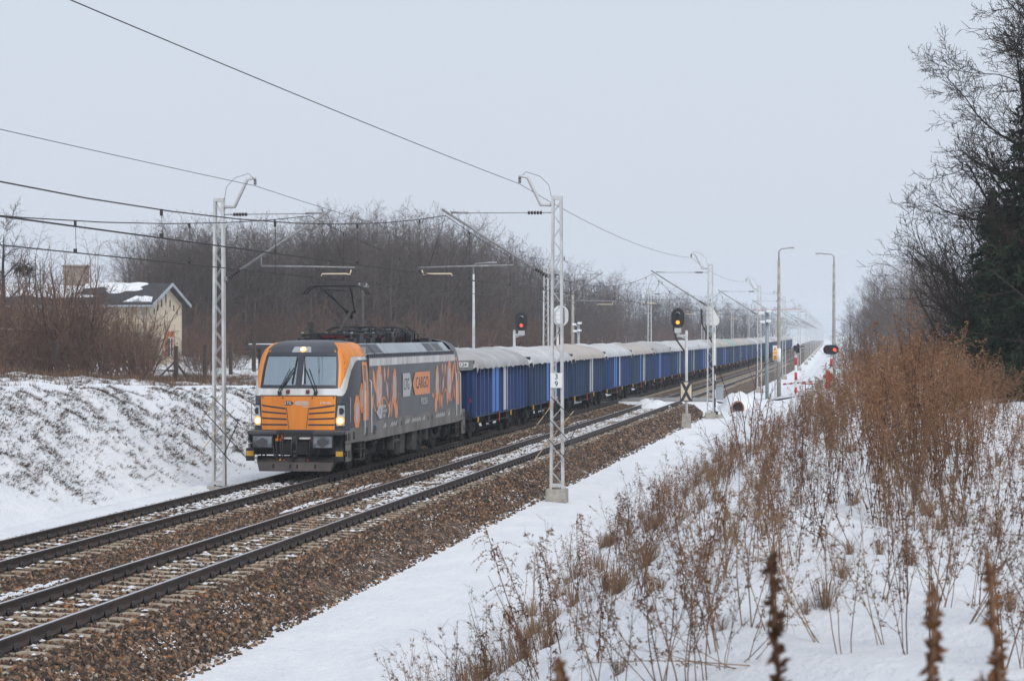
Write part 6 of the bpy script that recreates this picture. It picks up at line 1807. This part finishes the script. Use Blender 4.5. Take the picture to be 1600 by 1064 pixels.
while ng_ < 205:                       # the dense stand
    Z = 20 + 34 * g.random() ** 1.15; lo = 1205; hi = 1600
    px = g.uniform(lo, hi)
    dens = math.exp(-((px - 1430) / 130) ** 2)
    if g.random() > .45 + .55 * dens: continue
    if Z < 26 and g.random() < .55: continue
    x, y = at(px, Z)
    hsc = (.46 + .58 * dens) * g.uniform(.85, 1.15)
    if Z < 25: hsc *= .9
    plant(GR[g.randrange(6)], 'goldenrod_plant', lab_g, 'dry plant', x, y, g.uniform(0, 6.28), (hsc * .95, hsc * .95, hsc), 'goldenrod of the dense stand', None, abs(g.gauss(.06, .13)), g.gauss(-1.2, .9)); ng_ += 1
for k in range(60):                     # looser goldenrod down the slope
    Z = g.uniform(19, 62); v_ = g.uniform(1.4, 5.2) + max(0, Z - 45) * .04
    px = 1357 - v_ * F_PX / (CT * Z)
    if not 840 < px < 1260: continue
    x, y = at(px, Z); sc_ = g.uniform(.4, .72)
    plant(GR[g.randrange(6)] if g.random() < .5 else GR1[g.randrange(6)], 'goldenrod_plant', 'short brown goldenrod scattered down the slope of the bank', 'dry plant', x, y, g.uniform(0, 6.28), sc_, 'goldenrod scattered down the slope', None, g.gauss(0, .22), g.uniform(0, 6.28))
nw = 0
while nw < 262:                         # thin stems
    Z = 11.5 + 50 * g.random() ** 1.7; v_ = g.uniform(-2.6, 5.4) if nw % 3 else g.uniform(-2.4, 1.2)
    px = 1357 - v_ * F_PX / (CT * Z)
    if not 620 < px < 1640: continue
    if px < 880 and Z > 22: continue
    x, y = at(px, Z)
    plant(DW[g.randrange(6)], 'dry_weed_plant', 'thin branching dry weed standing in the snow of the bank', 'dry plant', x, y, g.uniform(0, 6.28), g.uniform(.5, 1.1), 'thin weed stems on the bank', None, g.gauss(.08, .34), g.uniform(0, 6.28)); nw += 1
for k in range(70):
    Z = g.uniform(12.5, 34); v_ = g.uniform(-2.5, 2.4); px = 1357 - v_ * F_PX / (CT * Z)
    if not 900 < px < 1620: continue
    x, y = at(px, Z); plant(GT[g.randrange(4)], 'grass_tuft', 'small tuft of dry grass poking through the snow on top of the bank', 'grass tuft', x, y, g.uniform(0, 6.28), g.uniform(.3, .7), 'small grass tufts on top of the bank')
for k in range(70):
    Z = 14 + 45 * g.random() ** 1.4; v_ = g.uniform(-2.5, 5.0); px = 1357 - v_ * F_PX / (CT * Z)
    if not 700 < px < 1620: continue
    x, y = at(px, Z); plant(DK[g.randrange(3)], 'leafy_weed_plant', 'dark withered weed with curled leaves standing on the bank', 'dry plant', x, y, g.uniform(0, 6.28), g.uniform(.45, .95), 'withered weeds with curled leaves', None, g.gauss(0, .2), g.uniform(0, 6.28))
for k in range(150):
    Z = 18 + 60 * g.random() ** 1.2; v_ = g.uniform(2.2, 5.9) + max(0, Z - 60) * .03; px = 1357 - v_ * F_PX / (CT * Z)
    if mnoise.noise(Vector((v_ * .7, Z * .15, 2))) < -.05: continue
    x, y = at(px, Z); plant(GT[g.randrange(4)], 'grass_tuft', 'flattened tuft of dry grass on the slope of the bank', 'grass tuft', x, y, g.uniform(0, 6.28), g.uniform(.6, 1.25), 'dry grass tufts on the slope')
for k in range(60):
    Z = g.uniform(14, 40); v_ = g.uniform(-2, 5.5); px = 1357 - v_ * F_PX / (CT * Z)
    if not 560 < px < 1600: continue
    x, y = at(px, Z); plant(SK[g.randrange(3)], 'feather_stalk_plant', 'single pale feathery grass stalk in the snow', 'dry plant', x, y, g.uniform(0, 6.28), g.uniform(.5, .95), 'pale feathery grass stalks', None, g.gauss(0, .2), g.uniform(0, 6.28))
# plants one can point at
for k, (px, Z, sc_, ti, lab) in enumerate(((868, 18.4, .98, .20, 'tall goldenrod with a drooping plume, leaning over the white ditch'), (840, 18.9, .80, .12, 'shorter goldenrod beside the leaning plume over the ditch'), (900, 18.2, .72, -.06, 'upright goldenrod behind the leaning plume over the ditch'), (812, 18.3, .62, .3, 'small goldenrod bent low over the white ditch'))):
    x, y = at(px, Z); o = plant((GR if k == 0 else GR1)[k % 6], 'goldenrod_plant', lab, 'dry plant', x, y, 1.2 * k, sc_, None); o.rotation_euler = (0, -ti, 1.3 * k)
x, y = at(1172, 45); ms = tree_mesh(77, 2.5, .017, dict(BUSH, kids=[3, 2, 2, 0], wob=[.06, .08, .1, .1], ang=[.4, .5, .5, .5], lift=[.06, .05, .05, 0]), 2, M['twig_red'], 5, .28, name='bare_shrub')
plant(ms, 'bare_shrub', 'dark red bare shrub with upright stems on the edge of the bank', 'shrub', x, y, .4, 1.0, None)
x, y = at(1140, 41); plant(ms, 'bare_shrub', 'smaller dark bare shrub below the upright red one', 'shrub', x, y, 2.4, .62, None)
# blurred flower spikes close to the camera
def spike(seed, H):
    g_ = random.Random(seed); T = TB_(); p = Vector((0, 0, -.05)); d = Vector((0, 0, 1))
    n = 12
    for i in range(n):
        d = (d + rv(g_, .035)).normalized(); q = p + d * H / n; T.seg(p, q, .006, .005, 5, 1)
        if i >= n - 8:
            for z in range(46):
                c = p.lerp(q, g_.random()); n1 = (rv(g_, 1) + Vector((0, 0, .6))).normalized() * g_.uniform(.024, .050) * (1.1 - .07 * (i - n + 8)); s_ = n1.orthogonal().normalized() * .007
                T.quad(c - s_, c + n1 * .5 - s_, c + n1, c + n1 * .5 + s_, 0)
        p = q
    return T.mesh('flower_spike', [M['spike'], M['dkweed']])
for k, (px, py, Z, tl_, lab) in enumerate(((1296, 868, 4.2, .03, 'blurred brown flower spike close by, tallest of the four, upright'), (1372, 925, 4.0, -.06, 'blurred brown flower spike close by, between two taller ones'), (1466, 880, 4.4, -.16, 'blurred brown flower spike close by, leaning towards the trees'), (1003, 985, 4.3, .02, 'lone blurred brown flower spike at the lower edge, over the ditch slope'))):
    x, y = at(px, Z); zt_ = 3.98 - (py - 522) * Z / F_PX; zb_ = gz(x, y)
    H = zt_ - zb_ + .05
    o = link('flower_spike', spike(k + 30, H)); o.location = (x - math.sin(tl_) * H * CT, y - math.sin(tl_) * H * ST, zb_); o.rotation_euler = (0, tl_, 0); tag(o, lab, 'dry plant', 'blurred flower spikes close by')
x, y = at(1230, 3.9); zb_ = gz(x, y); zt_ = 3.98 - (1050 - 522) * 3.9 / F_PX
o = link('fallen_spike', spike(60, .75)); o.location = (x - .05, y, zt_ - .06); o.rotation_euler = (0, R(78), R(6)); o.location.z = zt_ - .10
tag(o, 'blurred brown stalk bent nearly flat below the upright spikes', 'dry plant')

# ---- ground cover nobody could count: tufts on the cutting slopes
T = TB_(); g = random.Random(8)
def tuft(x, y, H, n, wd):
    z = gz(x, y) - .02
    for k in range(n):
        a = g.uniform(0, 6.28); L_ = H * g.uniform(.5, 1.3); o = Vector((math.cos(a), math.sin(a), 0)) * g.uniform(.2, .9)
        b0 = Vector((x + g.gauss(0, .05), y + g.gauss(0, .05), z)); e = b0 + o * L_ + Vector((0, 0, L_ * g.uniform(.35, 1)))
        s_ = Vector((-o.y, o.x, 0)).normalized() * wd
        T.tri(b0 - s_, b0 + s_, e, 0 if g.random() < .6 else 1)
for k in range(5800):                  # small dark clumps, combed downhill
    s_ = 40 + 75 * g.random() ** .9; v_ = 19.9 + 4.2 * g.random()
    q = mnoise.noise(Vector((v_ * .5, s_ * .3, 9))) + .25
    if g.random() > .15 + .85 * sst(19.9, 21.2, v_) or q < .12 and g.random() < .75: continue
    m = g.randrange(2, 9); r_ = g.uniform(.05, .2)
    for j in range(m):
        x_ = TX(v_, s_) + g.gauss(0, r_); y_ = s_ + g.gauss(0, r_ * 1.3); z_ = gz(x_, y_) - .01; mi_ = 1 if g.random() < .75 else 0
        for i_ in range(5):
            L_ = g.uniform(.05, .17); o_ = Vector((g.uniform(.1, 1.1), g.gauss(0, .5), g.uniform(.15, .8))); b0 = Vector((x_ + g.gauss(0, .04), y_ + g.gauss(0, .04), z_)); e = b0 + o_ * L_
            s2 = Vector((-o_.y, o_.x, .3)).normalized() * .012
            T.tri(b0 - s2, b0 + s2, e, mi_)
for k in range(9000):
    s_ = 55 + 70 * g.random(); v_ = 27.5 + 12 * g.random()
    if mnoise.noise(Vector((v_ * .4, s_ * .2, 4))) + (v_ - 31) * .05 < -.1: continue
    tuft(TX(v_, s_), s_, g.uniform(.12, .42), 7, .009)
for k in range(5200):
    s_ = 62 + 62 * g.random(); v_ = 29.0 + 9 * g.random() ** .8
    if mnoise.noise(Vector((v_ * .3, s_ * .16, 14))) + (v_ - 32) * .07 < -.02: continue
    tuft(TX(v_, s_), s_, g.uniform(.25, .6), 7, .010)
for k in range(2600):
    s_ = 15 + 80 * g.random(); v_ = g.uniform(2.0, 6.6) + max(0, s_ - 60) * .03
    if mnoise.noise(Vector((v_ * .7, s_ * .35, 6))) + .6 * mnoise.noise(Vector((v_ * 2, s_ * 1.4, 8))) < .12: continue
    tuft(TX(v_, s_), s_, g.uniform(.05, .2), 6, .004)
for k in range(500):
    s_ = 22 + 60 * g.random(); v_ = g.uniform(6.6, 8.9)
    if g.random() < .35: tuft(TX(v_, s_), s_, g.uniform(.03, .1), 3, .002)
o = kind(link('dry_grass', T.mesh('dry_grass', [M['straw'], M['deadgrass']])), 'stuff')

# ------------------------------------------------------------------ haze
hz = MB(); hz.box(-800, 800, -40, 2420, -3.2, 34)
me = hz.mesh('haze', [])
hm = bpy.data.materials.new('haze_air'); hm.use_nodes = True
N = hm.node_tree.nodes; L = hm.node_tree.links
N.remove(N['Principled BSDF'])
pv_ = N.new('ShaderNodeVolumePrincipled'); pv_.inputs['Color'].default_value = (0.86, 0.93, 1.0, 1); pv_.inputs['Density'].default_value = 0.00036; pv_.inputs['Anisotropy'].default_value = 0.0
L.new(pv_.outputs[0], N['Material Output'].inputs['Volume'])
me.materials.append(hm)
kind(link('haze', me), 'stuff')
